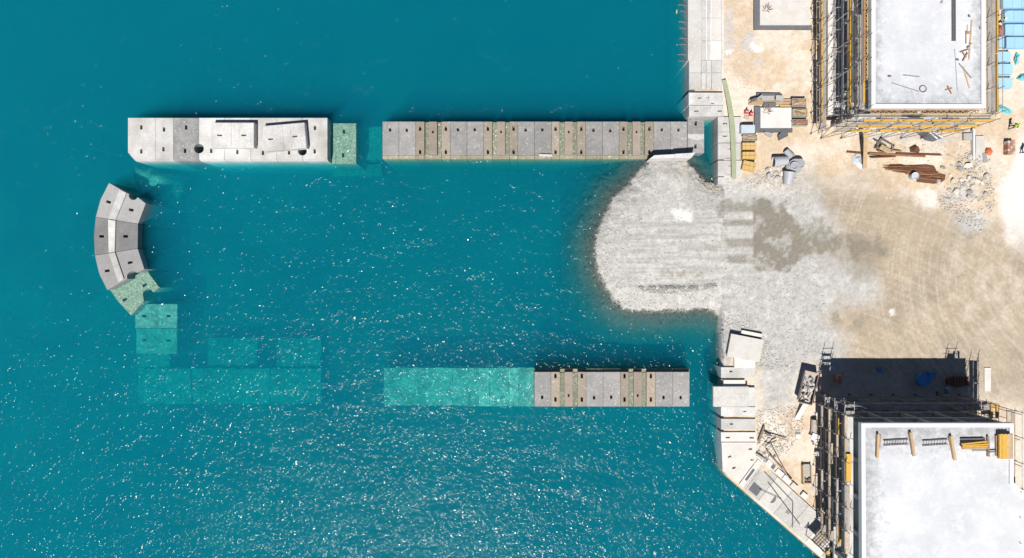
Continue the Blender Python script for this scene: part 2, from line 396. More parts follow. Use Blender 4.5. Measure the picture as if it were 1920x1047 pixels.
def ground_height(x, y):
    dl = sdist(x, y, LANDW); ds = sdist(x, y, SPITW)
    n1 = fbm(x * 0.35, y * 0.35, 3); n2 = fbm(x * 1.7, y * 1.7, 9, 3)
    ds = ds + (n2 - 0.5) * 0.7
    hs = np.where(ds > 0, 1.25 * (1 - np.exp(-ds * 0.62)) + 0.10 * (n1 - .5), np.maximum(np.where(ds > -2.2, ds * 0.62, -1.364 + (ds + 2.2) * 1.25), -11.5))
    hl = np.where(dl > 0, ZL + 0.14 * (n1 - 0.5) + 0.05 * (n2 - 0.5), np.maximum(ZL + dl * 14, -11.5))
    h = np.maximum(hs, hl)
    h = h + mound(x, y, 1815, 345, 3.0, 2.6, 0.4) * (0.6 + n2) + mound(x, y, 1430, 345, 2.5, 0.9, 0.25) * (0.5 + n2)
    h = h + mound(x, y, 1250, 541, 4.6, 0.35, 0.28) + mound(x, y, 1187, 480, 0.7, 4.2, 0.22) + mound(x, y, 1250, 330, 3.5, 1.5, 0.2)
    h = h + mound(x, y, 1440, 870, 1.6, 1.6, 0.3) * (0.5 + n2) + mound(x, y, 1710, 290, 4.5, 0.8, 0.18)
    return h

GZ = ground_height(GX, GY)

def ground_colour():
    k = HC / (HC - ZL) * 16
    px, py = 960 + GX * k, 523.5 - GY * k
    wx = px + (fbm(px / 45, py / 45, 21) - .5) * 70; wy = py + (fbm(px / 45, py / 45, 22) - .5) * 70
    sx = px + (fbm(px / 22, py / 22, 23, 6, .65) - .5) * 38; sy = py + (fbm(px / 22, py / 22, 24, 6, .65) - .5) * 30
    def blob(poly, soft, x=wx, y=wy): return sstep(-soft, soft, sdist(x, y, poly))
    def ell(cx, cy_, rx, ry, lo=0.6, hi=1.2, x=wx, y=wy): return 1 - sstep(lo, hi, np.sqrt(((x - cx) / rx) ** 2 + ((y - cy_) / ry) ** 2))
    col = np.zeros(GX.shape + (3,))
    sand = np.array((.575, .455, .325)); pale = np.array((.66, .585, .49)); yard = np.array((.345, .287, .212)); grav = np.array((.45, .437, .412))
    wet = np.array((.205, .185, .145)); white = np.array((.80, .77, .73)); orange = np.array((.55, .36, .20)); cement = np.array((.47, .47, .48))
    col[:] = sand
    def put(c, mk_): col[:] = col * (1 - mk_[..., None]) + c * mk_[..., None]
    f1 = fbm(px / 60, py / 60, 31); f2 = fbm(px / 18, py / 18, 32); f3 = fbm(px / 6, py / 6, 33, 3)
    put(pale, sstep(.45, .60, f1) * .9); put(white, sstep(.56, .7, f2) * .35)
    put(orange, sstep(.60, .75, f2) * .28)
    # the driven yard: dun, with turning tracks
    yardm = blob([(1500, 330), (1650, 345), (1800, 400), (1980, 430), (1980, 760), (1560, 700), (1540, 620), (1600, 520), (1520, 440)], 45)
    put(yard, yardm * (.70 + .30 * sstep(.38, .62, f1)))
    for (cx, cy_, fr, sd, st) in ((1560, 860, .34, 41, .26), (2010, 520, .40, 43, .28)):
        rr = np.hypot(px - cx, py - cy_); th = np.arctan2(py - cy_, px - cx)
        tr = fbm(rr * fr * .55, th * 1.3, sd, 5, .75)
        put(pale, sstep(.52, .74, tr) * yardm * st); put(yard * .78, sstep(.50, .28, tr) * yardm * st * .8)
    put(white, ell(1925, 360, 55, 130) * .7); put(pale, ell(1850, 520, 90, 120) * sstep(.4, .7, f2) * .3)
    # grey crushed stone
    gm = blob([(1080, 240), (1360, 335), (1500, 330), (1560, 400), (1560, 470), (1640, 500), (1640, 560), (1560, 590), (1580, 690), (1500, 700), (1480, 760), (1440, 770), (1425, 690), (1350, 680), (1040, 640)], 30)
    put(grav, gm); put(grav * 1.22, gm * sstep(.5, .72, f2) * .7); put(grav * .8, gm * sstep(.5, .3, f3) * .5)
    lines = fbm(px / 70, py / 2.6, 51, 3); put(grav * .74, gm * ell(1290, 470, 150, 95) * sstep(.52, .72, lines) * .7); put(grav * 1.18, gm * ell(1290, 470, 150, 95) * sstep(.46, .30, lines) * .6)
    put(white, ell(1270, 398, 26, 13) * .8)
    # wet patch with its lorry-bed gaps
    wm = blob([(1352, 382), (1415, 374), (1470, 384), (1500, 420), (1570, 440), (1640, 455), (1665, 480), (1560, 470), (1500, 480), (1490, 505), (1415, 512), (1408, 500), (1360, 492)], 2.5, sx, sy) * (1 - .2 * sstep(1414, 1408, px))
    gap = np.zeros(GX.shape)
    for y0, y1 in ((398, 412), (424, 447), (463, 478), (494, 512)):
        gap = np.maximum(gap, (sstep(1352, 1356, px) * sstep(1414, 1410, px) * sstep(y0 - 2, y0 + 2, py) * sstep(y1 + 2, y1 - 2, py)))
    put(wet, wm * (1 - gap) * (.30 + .70 * sstep(.38, .52, .6 * f2 + .4 * f3)) * .92)
    put(wet * 1.15, blob([(1485, 428), (1540, 402), (1585, 428), (1645, 448), (1668, 475), (1610, 495), (1540, 472), (1500, 476)], 9, sx, sy) * sstep(.36, .58, f2) * .75)
    put(wet * 1.3, blob([(1560, 588), (1610, 580), (1635, 600), (1600, 625), (1565, 612)], 9, sx, sy) * sstep(.38, .6, f2) * .5)
    put(wet * 1.3, ell(1320, 463, 26, 10, .5, 1.1, sx, sy) * sstep(.45, .6, f2) * .6)
    put(wet * 1.2, ell(1280, 514, 60, 12, .5, 1.1, sx, sy) * sstep(.48, .62, f3) * .7)
    put(yard * .72, ell(1610, 480, 80, 45, .3, 1.2) * .55); put(yard * .75, ell(1575, 600, 45, 28, .3, 1.2) * .6 * sstep(.4, .6, f2))
    # cement spills and dust
    put(cement, ell(1405, 82, 16, 26, .5, 1.1, sx, sy) * .8); put(white, ell(1419, 92, 13, 10, .6, 1.0, sx, sy) * .9)
    put(cement, ell(1424, 125, 14, 9, .5, 1.1, sx, sy) * .7); put(cement, ell(1368, 60, 14, 55, .5, 1.1, sx, sy) * .6); put(white, ell(1370, 96, 7, 6, .6, 1.0, sx, sy) * .9)
    put(cement, ell(1825, 418, 34, 26, .3, 1.2, sx, sy) * .8); put(cement, ell(1800, 365, 40, 20, .3, 1.2, sx, sy) * .7)
    put(white, ell(1740, 375, 28, 22, .5, 1.1, sx, sy) * .6); put(pale, ell(1545, 280, 55, 22, .4, 1.2) * .8)
    put(cement * .9, ell(1700, 258, 130, 9, .5, 1.1, sx, sy) * .6); put(cement, ell(1540, 915, 28, 22, .4, 1.2, sx, sy) * .6)
    put(white, ell(1455, 800, 40, 28, .3, 1.2, sx, sy) * .5 * sstep(.4, .6, f3)); put(cement, ell(1450, 238, 45, 6, .5, 1.1, sx, sy) * .6)
    put(white, ell(1671, 580, 9, 6, .6, 1.0, sx, sy) * .6); put(white, ell(1660, 362, 4, 4, .6, 1.0) * .6)
    # below water the stones carry weed
    dark = sstep(0.12, -0.25, GZ); put(np.array((.085, .085, .075)), dark * .95)
    col *= ((0.93 + 0.14 * f3) * (1 + RNG.uniform(-1, 1, GX.shape) * (.03 + .05 * gm)))[..., None]
    return np.clip(col, 0.01, .9), gm

GC, GM = ground_colour()
m, nt, b = new_mat('site_ground')
at = N(nt, 'ShaderNodeAttribute', attribute_name='tone'); fine = noise(nt, 5.0, 6, 0.75); fg = ramp(nt, fine.outputs[0], 0.25, 0.75, (.84, .84, .84, 1), (1.10, 1.10, 1.10, 1))
vor = N(nt, 'ShaderNodeTexVoronoi', Scale=3.2); gp = N(nt, 'ShaderNodeNewGeometry'); nt.links.new(gp.outputs['Position'], vor.inputs['Vector'])
sepc = N(nt, 'ShaderNodeSeparateColor'); nt.links.new(vor.outputs['Color'], sepc.inputs[0])
vg = ramp(nt, sepc.outputs[0], 0.0, 1.0, (.93, .93, .93, 1), (1.06, 1.06, 1.06, 1))
nt.links.new(mix(nt, 1.0, mix(nt, 1.0, at.outputs['Color'], fg.outputs[0], 'MULTIPLY'), vg.outputs[0], 'MULTIPLY'), b.inputs['Base Color']); b.inputs['Roughness'].default_value = 0.95
bp = N(nt, 'ShaderNodeBump'); bp.inputs['Strength'].default_value = 0.8; bp.inputs['Distance'].default_value = 0.05
nt.links.new(fine.outputs[0], bp.inputs['Height']); nt.links.new(bp.outputs[0], b.inputs['Normal'])
ny, nx = GX.shape
gv = np.stack([GX, GY, GZ], -1).reshape(-1, 3); ii = np.arange(ny * nx).reshape(ny, nx)
gf = np.stack([ii[:-1, :-1], ii[:-1, 1:], ii[1:, 1:], ii[1:, :-1]], -1).reshape(-1, 4)
keep = gv[gf][..., 2].max(1) > -11.45; gf = gf[keep]
me = bpy.data.meshes.new('ground'); me.vertices.add(len(gv)); me.vertices.foreach_set('co', gv.ravel())
me.loops.add(gf.size); me.loops.foreach_set('vertex_index', gf.ravel().astype(np.int32)); me.polygons.add(len(gf))
me.polygons.foreach_set('loop_start', np.arange(0, gf.size, 4, dtype=np.int32)); me.update(calc_edges=True)
ca = me.color_attributes.new('tone', 'FLOAT_COLOR', 'POINT'); ca.data.foreach_set('color', np.concatenate([GC.reshape(-1, 3), np.ones((ny * nx, 1))], 1).astype(np.float32).ravel())
me.materials.append(MATS['site_ground']); ground = bpy.data.objects.new('ground', me); C.objects.link(ground); tag(ground, kind='structure')
me.polygons.foreach_set('use_smooth', [True] * len(me.polygons))

def gz(x, y): return float(ground_height(np.array([[x]]), np.array([[y]]))[0, 0])

# crushed stone lying on the spit and its slopes, rubble chips on the site
def scatter(n, poly, lo, hi, mat, name, label, cat, power=2.5, dens=None):
    xs = [p[0] for p in poly]; ys = [p[1] for p in poly]
    x = RNG.uniform(min(xs), max(xs), n * 3); y = RNG.uniform(min(ys), max(ys), n * 3)
    ok = sdist(x, y, poly) > 0
    if dens is not None: ok &= dens(x, y) > RNG.uniform(0, 1, n * 3)
    x, y = x[ok][:n], y[ok][:n]
    k = (HC - ZL) / HC / 16
    wx_, wy_ = (x - 960) * k, (523.5 - y) * k
    z = ground_height(wx_[None], wy_[None])[0]
    s = lo + (hi - lo) * RNG.uniform(0, 1, len(x)) ** power
    P_ = np.stack([wx_, wy_, z + s * 0.05], 1); dry = z > 0.06
    stones(name, P_[dry], s[dry], mat, label, cat)
    if (~dry).sum() > 300: stones(name, P_[~dry], s[~dry] * 1.3, 'stone_weedy', 'dark wet stones on the drowned slope of the spit', cat)

scatter(17000, [(1090, 290), (1225, 290), (1290, 290), (1350, 335), (1500, 335), (1560, 620), (1500, 700), (1420, 690), (1350, 640), (1340, 610), (1200, 610), (1100, 560)], .05, .24, 'stone_light', 'gravel',
        'grey crushed stone strewn over the spit', 'gravel', 3, lambda x, y: .25 + .75 * (1 - sstep(20, 75, sdist(x, y, SPIT))) * (x < 1352) + .12 * (x >= 1352) - 2 * (sdist(x, y, [(1400, 370), (1470, 378), (1505, 420), (1650, 450), (1660, 485), (1500, 485), (1490, 512), (1400, 516)]) > 0))
scatter(1300, [(1196, 536), (1215, 539), (1245, 537), (1290, 538), (1330, 533), (1356, 529), (1340, 540), (1296, 547), (1250, 551), (1212, 549), (1200, 543)], .08, .36, 'stone_grey', 'gravel', 'coarser dark stones in a low ridge across the spit', 'gravel', 2.5, lambda x, y: sstep(.35, .6, fbm(x / 9, y / 5, 88)))
scatter(900, [(1308, 335), (1352, 345), (1352, 358), (1330, 356)], .16, .42, 'stone_white', 'gravel', 'pale broken stones below the quay corner by the spit', 'gravel', 2)
scatter(1800, [(1345, 590), (1400, 590), (1480, 690), (1425, 690), (1370, 640), (1352, 690)], .06, .26, 'stone_light', 'gravel', 'loose grey stones behind the broken quay edge', 'gravel', 2.5)
scatter(1900, [(1772, 290), (1850, 285), (1866, 330), (1862, 390), (1835, 440), (1765, 395), (1750, 365), (1782, 340)], .07, .42, 'stone_white', 'rubble', 'pale broken rubble heaped beside the rusty steel sheets', 'rubble', 3.5, lambda x, y: sstep(.40, .58, fbm(x / 24, y / 24, 91)))
scatter(1200, [(1418, 322), (1480, 300), (1510, 330), (1470, 352), (1400, 345)], .08, .36, 'stone_white', 'rubble', 'small rubble around the grey plastic pipes', 'rubble', 3)
scatter(1500, [(1418, 770), (1500, 760), (1510, 800), (1480, 850), (1420, 850)], .08, .30, 'stone_white', 'rubble', 'small pale rubble behind the lower quay blocks', 'rubble', 3)
scatter(900, [(1580, 250), (1840, 250), (1840, 300), (1590, 310)], .06, .26, 'stone_white', 'rubble', 'chips and scraps along the foot of the scaffold', 'rubble', 3)
scatter(700, [(1340, 30), (1410, 30), (1410, 170), (1362, 170)], .06, .26, 'stone_white', 'rubble', 'chips strewn behind the long quay deck', 'rubble', 3)


# ------------------------------------------------------------------ detached pier of new pale caissons
def arc(cx, cy_, r, a0, a1, n=8): return [(cx + r * math.cos(R(a0 + (a1 - a0) * i / n)), cy_ + r * math.sin(R(a0 + (a1 - a0) * i / n))) for i in range(n + 1)]

def pier_block(x0, x1, y0, y1, mat, pk, label, group, notch=None, corner=False, ztop=1.0):
    poly = [(x0 + .25, y0), (x1 - .25, y0), (x1 - .25, y1), (x0 + .25, y1)]
    if notch == 'right': poly = [(x0 + .25, y0), (x1 - .25, y0)] + arc(x1 - .25, 279, 9, -90, -270, 10) + [(x1 - .25, y1), (x0 + .25, y1)]
    if notch == 'left': poly = [(x0 + .25, y0), (x1 - .25, y0), (x1 - .25, y1), (x0 + .25, y1)] + arc(x0 + .25, 279, 9, 90, -90, 10)
    if notch == 'low': poly = [(x0 + .25, y0), (x1 - .25, y0)] + arc(x1 - .25, 284, 8, -90, -270, 10) + [(x1 - .25, y1), (x0 + .25, y1)]
    if notch == 'low_left': poly = [(x0 + .25, y0), (x1 - .25, y0), (x1 - .25, y1), (x0 + .25, y1)] + arc(x0 + .25, 284, 8, 90, -90, 10)
    if corner: poly = [(x0, y0), (x1 - .25, y0), (x1 - .25, y1), (x0 + 11, y1), (x0, y1 - 13)]
    sh = [(0, -0.16 if y > y1 - 14 else 0.0) for x, y in poly]
    o = block('concrete_block', poly, ztop, -9, mat, pk, 1.1, skirt=[(sh, ztop - 0.45), (sh, -9.0)], label=label, cat='block', group=group)
    return o

G1 = 'pale caissons of the detached pier'
PB = [(240, 291, 'concrete_white', [pocket(265, 239), pocket(265, 284)], 'pale concrete caisson with a cut corner at the end of the detached pier', None, True),
      (291, 325, 'concrete_white', [pocket(307.5, 243), pocket(306.5, 280)], 'narrow pale concrete caisson next to the mottled grey one', None, False),
      (325, 373, 'concrete_stained', [pocket(349, 239), pocket(347, 283)], 'mottled dark grey concrete caisson with half a round shaft on one side', 'right', False),
      (373, 421, 'concrete_white', [pocket(396, 283)], 'pale concrete caisson with half a round shaft beside the mottled one', 'left', False),
      (421, 470, 'concrete_white', [pocket(445, 285)], 'pale concrete caisson under the end of the straight cap slab', None, False),
      (470, 519, 'concrete_white', [pocket(493, 287)], 'pale concrete caisson under the gap between the two cap slabs', None, False),
      (519, 567, 'concrete_white', [pocket(542, 286)], 'pale concrete caisson half covered by the skewed cap slab', 'low', False),
      (567, 614, 'concrete_white', [pocket(590.5, 240), pocket(590, 284)], 'clean white concrete caisson beside the drowned block', 'low_left', False)]
for x0, x1, mt, pk, lb, nt_, cn in PB: pier_block(x0, x1, 221.5, 299, mt, pk, lb, G1, nt_, cn)

def cap_slab(cx, cy_, w, h, deg, label, pk):
    z = 1.95
    t = thing('cap_slab', W(cx, cy_, 1.0), label, 'slab', 'cap slabs lying on the detached pier')
    block('slab', rot_rect(cx, cy_, w, h, deg), z, 1.004, 'concrete_white', [rot_rect(x, y, 9, 3.2, deg) for x, y in pk], 0.5, t, chamfer=0.05)
    c, s = math.cos(R(deg)), math.sin(R(deg))
    for u in (-.04, .14):
        a = (cx + w * u * c + h * .47 * s, cy_ + w * u * s - h * .47 * c); b_ = (cx + w * u * c - h * .47 * s, cy_ + w * u * s + h * .47 * c)
        bar('rib', W(*a, z + .02), W(*b_, z + .02), .10, .05, 'concrete_white', t)
cap_slab(436, 253.5, 80, 47, 0, 'pale concrete cap slab lying straight on the detached pier', [(412, 254), (457, 254)])
cap_slab(533, 257, 80, 48, -5, 'pale concrete cap slab lying skewed on the detached pier', [(507.5, 261), (553, 256)])

# ------------------------------------------------------------------ the two long rows of weathered blocks
def row_block(x0, x1, y0, y1, mat, pk, label, group, cat='block', ztop=0.75, ledge='s', jitter=True):
    poly = [(x0 + .3, y0), (x1 - .3, y0), (x1 - .3, y1), (x0 + .3, y1)]
    zt = ztop + (random.uniform(-.07, .07) if jitter else 0)
    t = thing('concrete_block', W((x0 + x1) / 2, (y0 + y1) / 2, -8), label, cat, group)
    block('body', poly, zt, -8, mat, pk, 0.9, t)
    if ledge == 's': block('weed_ledge', [(x0 + .3, y1 + .05), (x1 - .3, y1 + .05), (x1 - .3, y1 + 7.5), (x0 + .3, y1 + 7.5)], 0.22, -8, 'weed_ledge', parent=t)
    if ledge == 'n': block('weed_ledge', [(x0 + .3, y0 - 6), (x1 - .3, y0 - 6), (x1 - .3, y0 - .05), (x0 + .3, y0 - .05)], 0.22, -8, 'weed_ledge', parent=t)
    return t

def spine_block(x0, s0, s1, x1, y0, y1, mat, pk, label, group, ledge):
    t = thing('spine_block', W((x0 + x1) / 2, (y0 + y1) / 2, -8), label, 'block', group)
    block('spine', [(s0, y0), (s1, y0), (s1, y1), (s0, y1)], 0.70, -8, mat, pk, 0.8, t)
    for a, b_ in ((x0, s0), (s1, x1)):
        if b_ - a > 2: block('algae_shoulder', [(a + .3, y0 + 1), (b_ - .05, y0 + 1), (b_ - .05, y1), (a + .3, y1)], 0.30, -8, 'algae', parent=t)
    if ledge == 's': block('weed_ledge', [(x0 + .3, y1 + .05), (x1 - .3, y1 + .05), (x1 - .3, y1 + 7.5), (x0 + .3, y1 + 7.5)], 0.2, -8, 'weed_ledge', parent=t)
    if ledge == 'n': block('weed_ledge', [(x0 + .3, y0 - 6), (x1 - .3, y0 - 6), (x1 - .3, y0 - .05), (x0 + .3, y0 - .05)], 0.2, -8, 'weed_ledge', parent=t)
    return t

GN, GS = 'blocks of the long pier that meets the spit', 'blocks of the short pier with the dark seam'
LG = {'g': '%s wide grey block with one pocket counted from the %s', 't': '%s narrow tan two-pocket block counted from the %s', 's': '%s brown spine block with algae shoulders counted from the %s'}
NN, SN = 'free end of the long pier', 'drowned end of the short pier'
ORD = 'first second third fourth fifth sixth seventh eighth ninth tenth eleventh'.split()
def row(items, y0, y1, ledge, nm, group, ytop, ybot, ysp, yg):
    cnt = {'g': 0, 't': 0, 's': 0}
    for it in items:
        kd = it[0]; lab = LG[kd] % (ORD[cnt[kd]], nm); cnt[kd] += 1
        if kd == 'g':
            c = (it[1] + it[2]) / 2 - 1
            row_block(it[1], it[2], y0, y1, 'concrete_grey', [pocket(c, yg + random.uniform(-1, 1), 4.4, 6.5)], lab, group, ledge=ledge)
        elif kd == 't':
            c = (it[1] + it[2]) / 2
            row_block(it[1], it[2], y0, y1, 'concrete_tan', [pocket(c, ytop), pocket(c, ybot)], lab, group, ledge=ledge)
        else:
            c = (it[2] + it[3]) / 2
            spine_block(it[1], it[2], it[3], it[4], y0, y1, 'concrete_brown', [pocket(c, ysp, 3.4, 5.2)], lab, group, ledge)
row([('g', 717, 748), ('g', 748, 779.5), ('t', 779.5, 796), ('s', 796, 804, 819.5, 828), ('t', 828, 844), ('g', 844, 875.5), ('g', 875.5, 907), ('t', 907, 923), ('s', 923, 932, 947, 955),
     ('t', 955, 971), ('g', 971, 1002), ('g', 1002, 1034), ('t', 1034, 1049.5), ('s', 1049.5, 1059, 1074, 1082), ('t', 1082, 1098), ('g', 1098, 1129.5), ('g', 1129.5, 1161),
     ('t', 1161, 1177), ('s', 1177, 1186, 1201, 1209), ('t', 1209, 1226), ('g', 1226, 1257.5), ('g', 1257.5, 1288.5)], 228.5, 291, 's', NN, GN, 241.5, 285, 247.5, 244)
row([('g', 1002, 1033), ('t', 1033, 1050), ('s', 1050, 1058.5, 1074, 1083), ('t', 1083, 1099), ('g', 1099, 1131), ('g', 1131, 1163), ('t', 1163, 1179), ('s', 1179, 1188, 1203.5, 1212),
     ('t', 1212, 1229), ('g', 1229, 1261.5), ('g', 1261.5, 1293)], 698, 762.5, 'n', SN, GS, 705.5, 749.5, 742, 746)
row_block(1289, 1320.5, 219.5, 251, 'concrete_grey', [pocket(1304.5, 231.5, 4.5, 8.5)], 'square grey end block of the long pier touching the quay corner', GN, ledge=None)
row_block(1289, 1320.5, 251, 287, 'concrete_grey', [pocket(1304, 274.5, 4.5, 8.5)], 'grey end block of the long pier with a pale patch across it', GN, ledge=None)
block('patch', [(1290, 252), (1320, 252), (1320, 260), (1308, 264), (1290, 258)], 0.80, 0.745, 'concrete_white', parent=bpy.data.objects['concrete_block.' + max(o.name for o in C.objects if o.name.startswith('concrete_block.')).split('.')[1]])
bar('concrete_beam', W(1011, 291.5, 0.86), W(1035.5, 292.5, 0.86), 0.28, 0.22, 'concrete_white', label='short white concrete beam lying along the edge of the long pier', cat='beam')
# upright retaining slab at the tip of the spit
t = thing('retaining_slab', W(1262, 293, -2), 'white concrete slab standing at the tip of the gravel spit', 'slab')
block('slab', [(1218, 298), (1227, 291.5), (1265, 289.5), (1265, 296.5)], 2.2, -3, 'concrete_white', parent=t)
block('slab', [(1265.1, 289), (1304, 286.5), (1296, 296.5), (1265.1, 297)], 2.35, -3, 'concrete_white', parent=t)

# ------------------------------------------------------------------ curved breakwater
ARC = [([(204.5, 343.4), (241, 364)] + arc(250, 367, 8.5, 197, 22, 8) + [(273, 382), (258.8, 419.6), (179.8, 406.8), (188.5, 375)], [(203.5, 379, 20), (246, 394, 14)],
        [(224, 355), (237, 362), (216.5, 412.2), (202.5, 410.4)], 'concrete_light', 'pale curved breakwater segment with a round bite in its end'),
       ([(179.6, 407.4), (258.6, 420.2), (258, 466), (178, 478.6), (176.2, 443)], [(190.5, 443.5, 2), (235.5, 443.5, 2)], [(202.5, 411.6), (216.5, 413.8), (215, 472), (203.5, 474)],
        'concrete_dark', 'dark grey middle segment of the curved breakwater'),
       ([(178.1, 479.3), (258.1, 466.7), (270.5, 505), (259.5, 511)] + arc(248.5, 519, 10.5, -45, -205, 8)[0:] + [(201, 544), (186, 513)], [(201, 508, -10), (244, 492.5, -12)],
        [(203.5, 475), (215, 473), (232, 523), (222, 530)], 'concrete_mid', 'grey curved breakwater segment beside the drowned segment')]
for poly, pk, strip, mt, lb in ARC:
    t = thing('breakwater_segment', W(220, 443, -9), lb, 'breakwater', 'segments of the curved breakwater')
    block('body', poly, 0.95, -9, mt, [pocket(x, y, 9, 5, d) for x, y, d in pk], 0.9, t)
    block('sunlit_riser_strip', strip, 1.12, 0.93, 'concrete_white', parent=t, chamfer=0.03)  # whiter colour stands for sunlight on the sloped riser between two levels
block('breakwater_segment', [(206, 543.5), (236, 526)] + arc(248.5, 519, 11.5, 155, -30, 6)[0:0] + [(274, 506), (299, 540), (287, 548.5)] + arc(277.5, 552, 10, -25, -200, 7) + [(270, 565), (246, 592), (222, 566)], -0.60, -9, 'weedy_concrete',
      [pocket(234, 562, 9, 5, -35), pocket(271, 535, 9, 5, -35)], 0.9, label='drowned weedy segment at the end of the curved breakwater', cat='breakwater', group='segments of the curved breakwater')

# ------------------------------------------------------------------ drowned blocks
GD = 'drowned concrete blocks'
def sunk(poly, z, pk, label, mat='sunk_concrete'):
    z *= 1.28; k_ = .8 + .9 * abs(z); out = []
    for (ax, ay), (bx_, by_) in zip(poly, poly[1:] + poly[:1]):
        n_ = max(2, int(math.hypot(bx_ - ax, by_ - ay) / 6))
        for i_ in range(n_): out.append((ax + (bx_ - ax) * i_ / n_ + random.uniform(-.25, .25) * k_, ay + (by_ - ay) * i_ / n_ + random.uniform(-.25, .25) * k_))
    if not pk: poly = out
    return block('drowned_block', poly, z, -10.9, mat, [pocket(x, y, w, h) for x, y, w, h in pk], 0.8, chamfer=.06 if pk else 0.0, label=label, cat='block', group=GD)
sunk(rect(622.5, 231, 668, 307), -0.55, [(645, 247, 4.5, 8.5), (643.5, 291, 4.5, 8.5)], 'shallow weedy drowned block beside the white caisson', 'weedy_concrete')
sunk(rect(253, 570, 332, 615.6), -1.5, [(270, 593, 8, 4.5), (316, 593, 8, 4.5)], 'drowned square block below the weedy breakwater segment')
sunk(rect(255, 616, 332, 663.5), -2.5, [(271, 638, 8, 4.5), (316, 639, 8, 4.5)], 'deeper drowned block adjoining the shallow square one')
sunk(rect(258, 664, 318, 690), -4.4, [], 'deep drowned block between the square blocks and the long sill')
for i in range(7): sunk(rect(260 + i * 49, 691, 260 + i * 49 + 48.95, 757), -4.3 + .12 * math.sin(i * 2), [], ORD[i] + ' deep drowned block of the long faint sill, counted from the curved breakwater')
for i in range(2): sunk(rect(390 + i * 46, 634, 435.95 + i * 46, 688), -4.8, [], ORD[i] + ' deep drowned block of the faint pair nearer the curved breakwater')
for i in range(2): sunk(rect(520 + i * 41, 634, 560.95 + i * 41, 690), -4.7, [], ORD[i] + ' deep drowned block of the faint pair farther from the curved breakwater')
xs = [720, 752, 784, 816, 848, 880]
for i in range(5): sunk(rect(xs[i], 690, xs[i + 1] - .1, 760), -2.5 + .1 * i, [], ORD[i] + ' wide drowned block at the sunken end of the short pier')
for i, (a, b_, z) in enumerate(((880, 896.9, -2.05), (897, 916.9, -1.85), (917, 935.9, -2.1), (936, 953.9, -1.8), (954, 971.9, -1.65), (972, 985.9, -1.85), (986, 1001.5, -1.5))):
    sunk(rect(a, 690, b_, 762), z, [], ORD[6 - i] + ' narrow drowned block counted from the dry short pier')
for i, (x0, y0, x1, y1, z) in enumerate(((670, 238, 716, 300, -4.0), (625, 309, 716, 330, -4.8))):
    sunk(rect(x0, y0, x1, y1), z, [], ['drowned foundation block in the gap between the two piers', 'faint drowned block below the weedy one'][i])
# sunken rubble off the detached pier
bm = bmesh.new()
def sunk_mound():
    V = []; F = []; n = 26; c = W(278, 340, -3)
    for j in range(7):
        for i in range(n):
            a = 2 * math.pi * i / n; rr = (1 - .6 * j / 6) * (2.9 + 1.1 * math.sin(2 * a + 2.2) + .5 * math.sin(5 * a + 1))
            V.append((c.x + rr * math.cos(a) * .8, c.y + rr * math.sin(a) * 1.15, -6.5 + 3.9 * math.sin(j / 6 * math.pi / 2) + random.uniform(-.1, .1)))
    for j in range(6):
        for i in range(n): F.append((j * n + i, j * n + (i + 1) % n, (j + 1) * n + (i + 1) % n, (j + 1) * n + i))
    F.append(tuple(range(n))); F.append(tuple(range(6 * n, 7 * n)))
    return V, F
V, F = sunk_mound(); mk('rubble_mound', V, F, 'sunk_concrete', label='drowned rubble mound between the detached pier and curved breakwater', cat='mound', smooth=True)
bm.free()

# ------------------------------------------------------------------ north quay
ZQ = 1.5
t = thing('quay_deck', W(1320, 80, -8), 'long pale quay deck with parallel grooves beside the sea', 'quay')
block('coping', [(1290, -90), (1315, -90), (1315, 113), (1290, 113)], ZQ + .06, -8, 'concrete_pale', parent=t)
for a, b_ in ((1315.2, 1324), (1325.5, 1332.5), (1334.5, 1352)):
    y = -90
    for y2 in (-50, -8, 34, 77, 113):
        block('deck_panel', rect(a, y + .3, b_, y2 - .3), ZQ, -8, 'cast_slab' if a > 1330 else 'concrete_pale', parent=t); y = y2
for a, b_ in ((1292, 1314.6), (1315.2, 1323.6), (1324.4, 1333.4), (1334.4, 1352)):
    block('deck_panel', rect(a, 113.6, b_, 136.5), ZQ - .03, -8, 'concrete_pale', parent=t); block('deck_panel', rect(a, 137, b_, 168), ZQ - .03, -8, 'concrete_pale', parent=t)
for a in (1324, 1332.6): block('rail', rect(a, -90, a + 1.6, 112.5), ZQ + .05, -8, 'white_paint', parent=t)
block('edge_strip', rect(1352.6, -90, 1357.5, 168), ZQ + .1, 0, 'cast_slab', parent=t)
for y in (10, 21, 42, 53, 72, 84, 103, 115): bar('rebar', W(1291, y, .95), W(1272 + random.uniform(-2, 2), y + random.uniform(-1, 1), .95),   .09, .09, 'steel_tube', t, 'tube')
bar('rebar', W(1269, 19, .0), W(1268.3, 26, .0), .16, .12, 'timber', label='scrap of pale timber floating beside the quay rebar', cat='timber')
bpy.data.objects['rebar.008'].name = 'floating_timber'

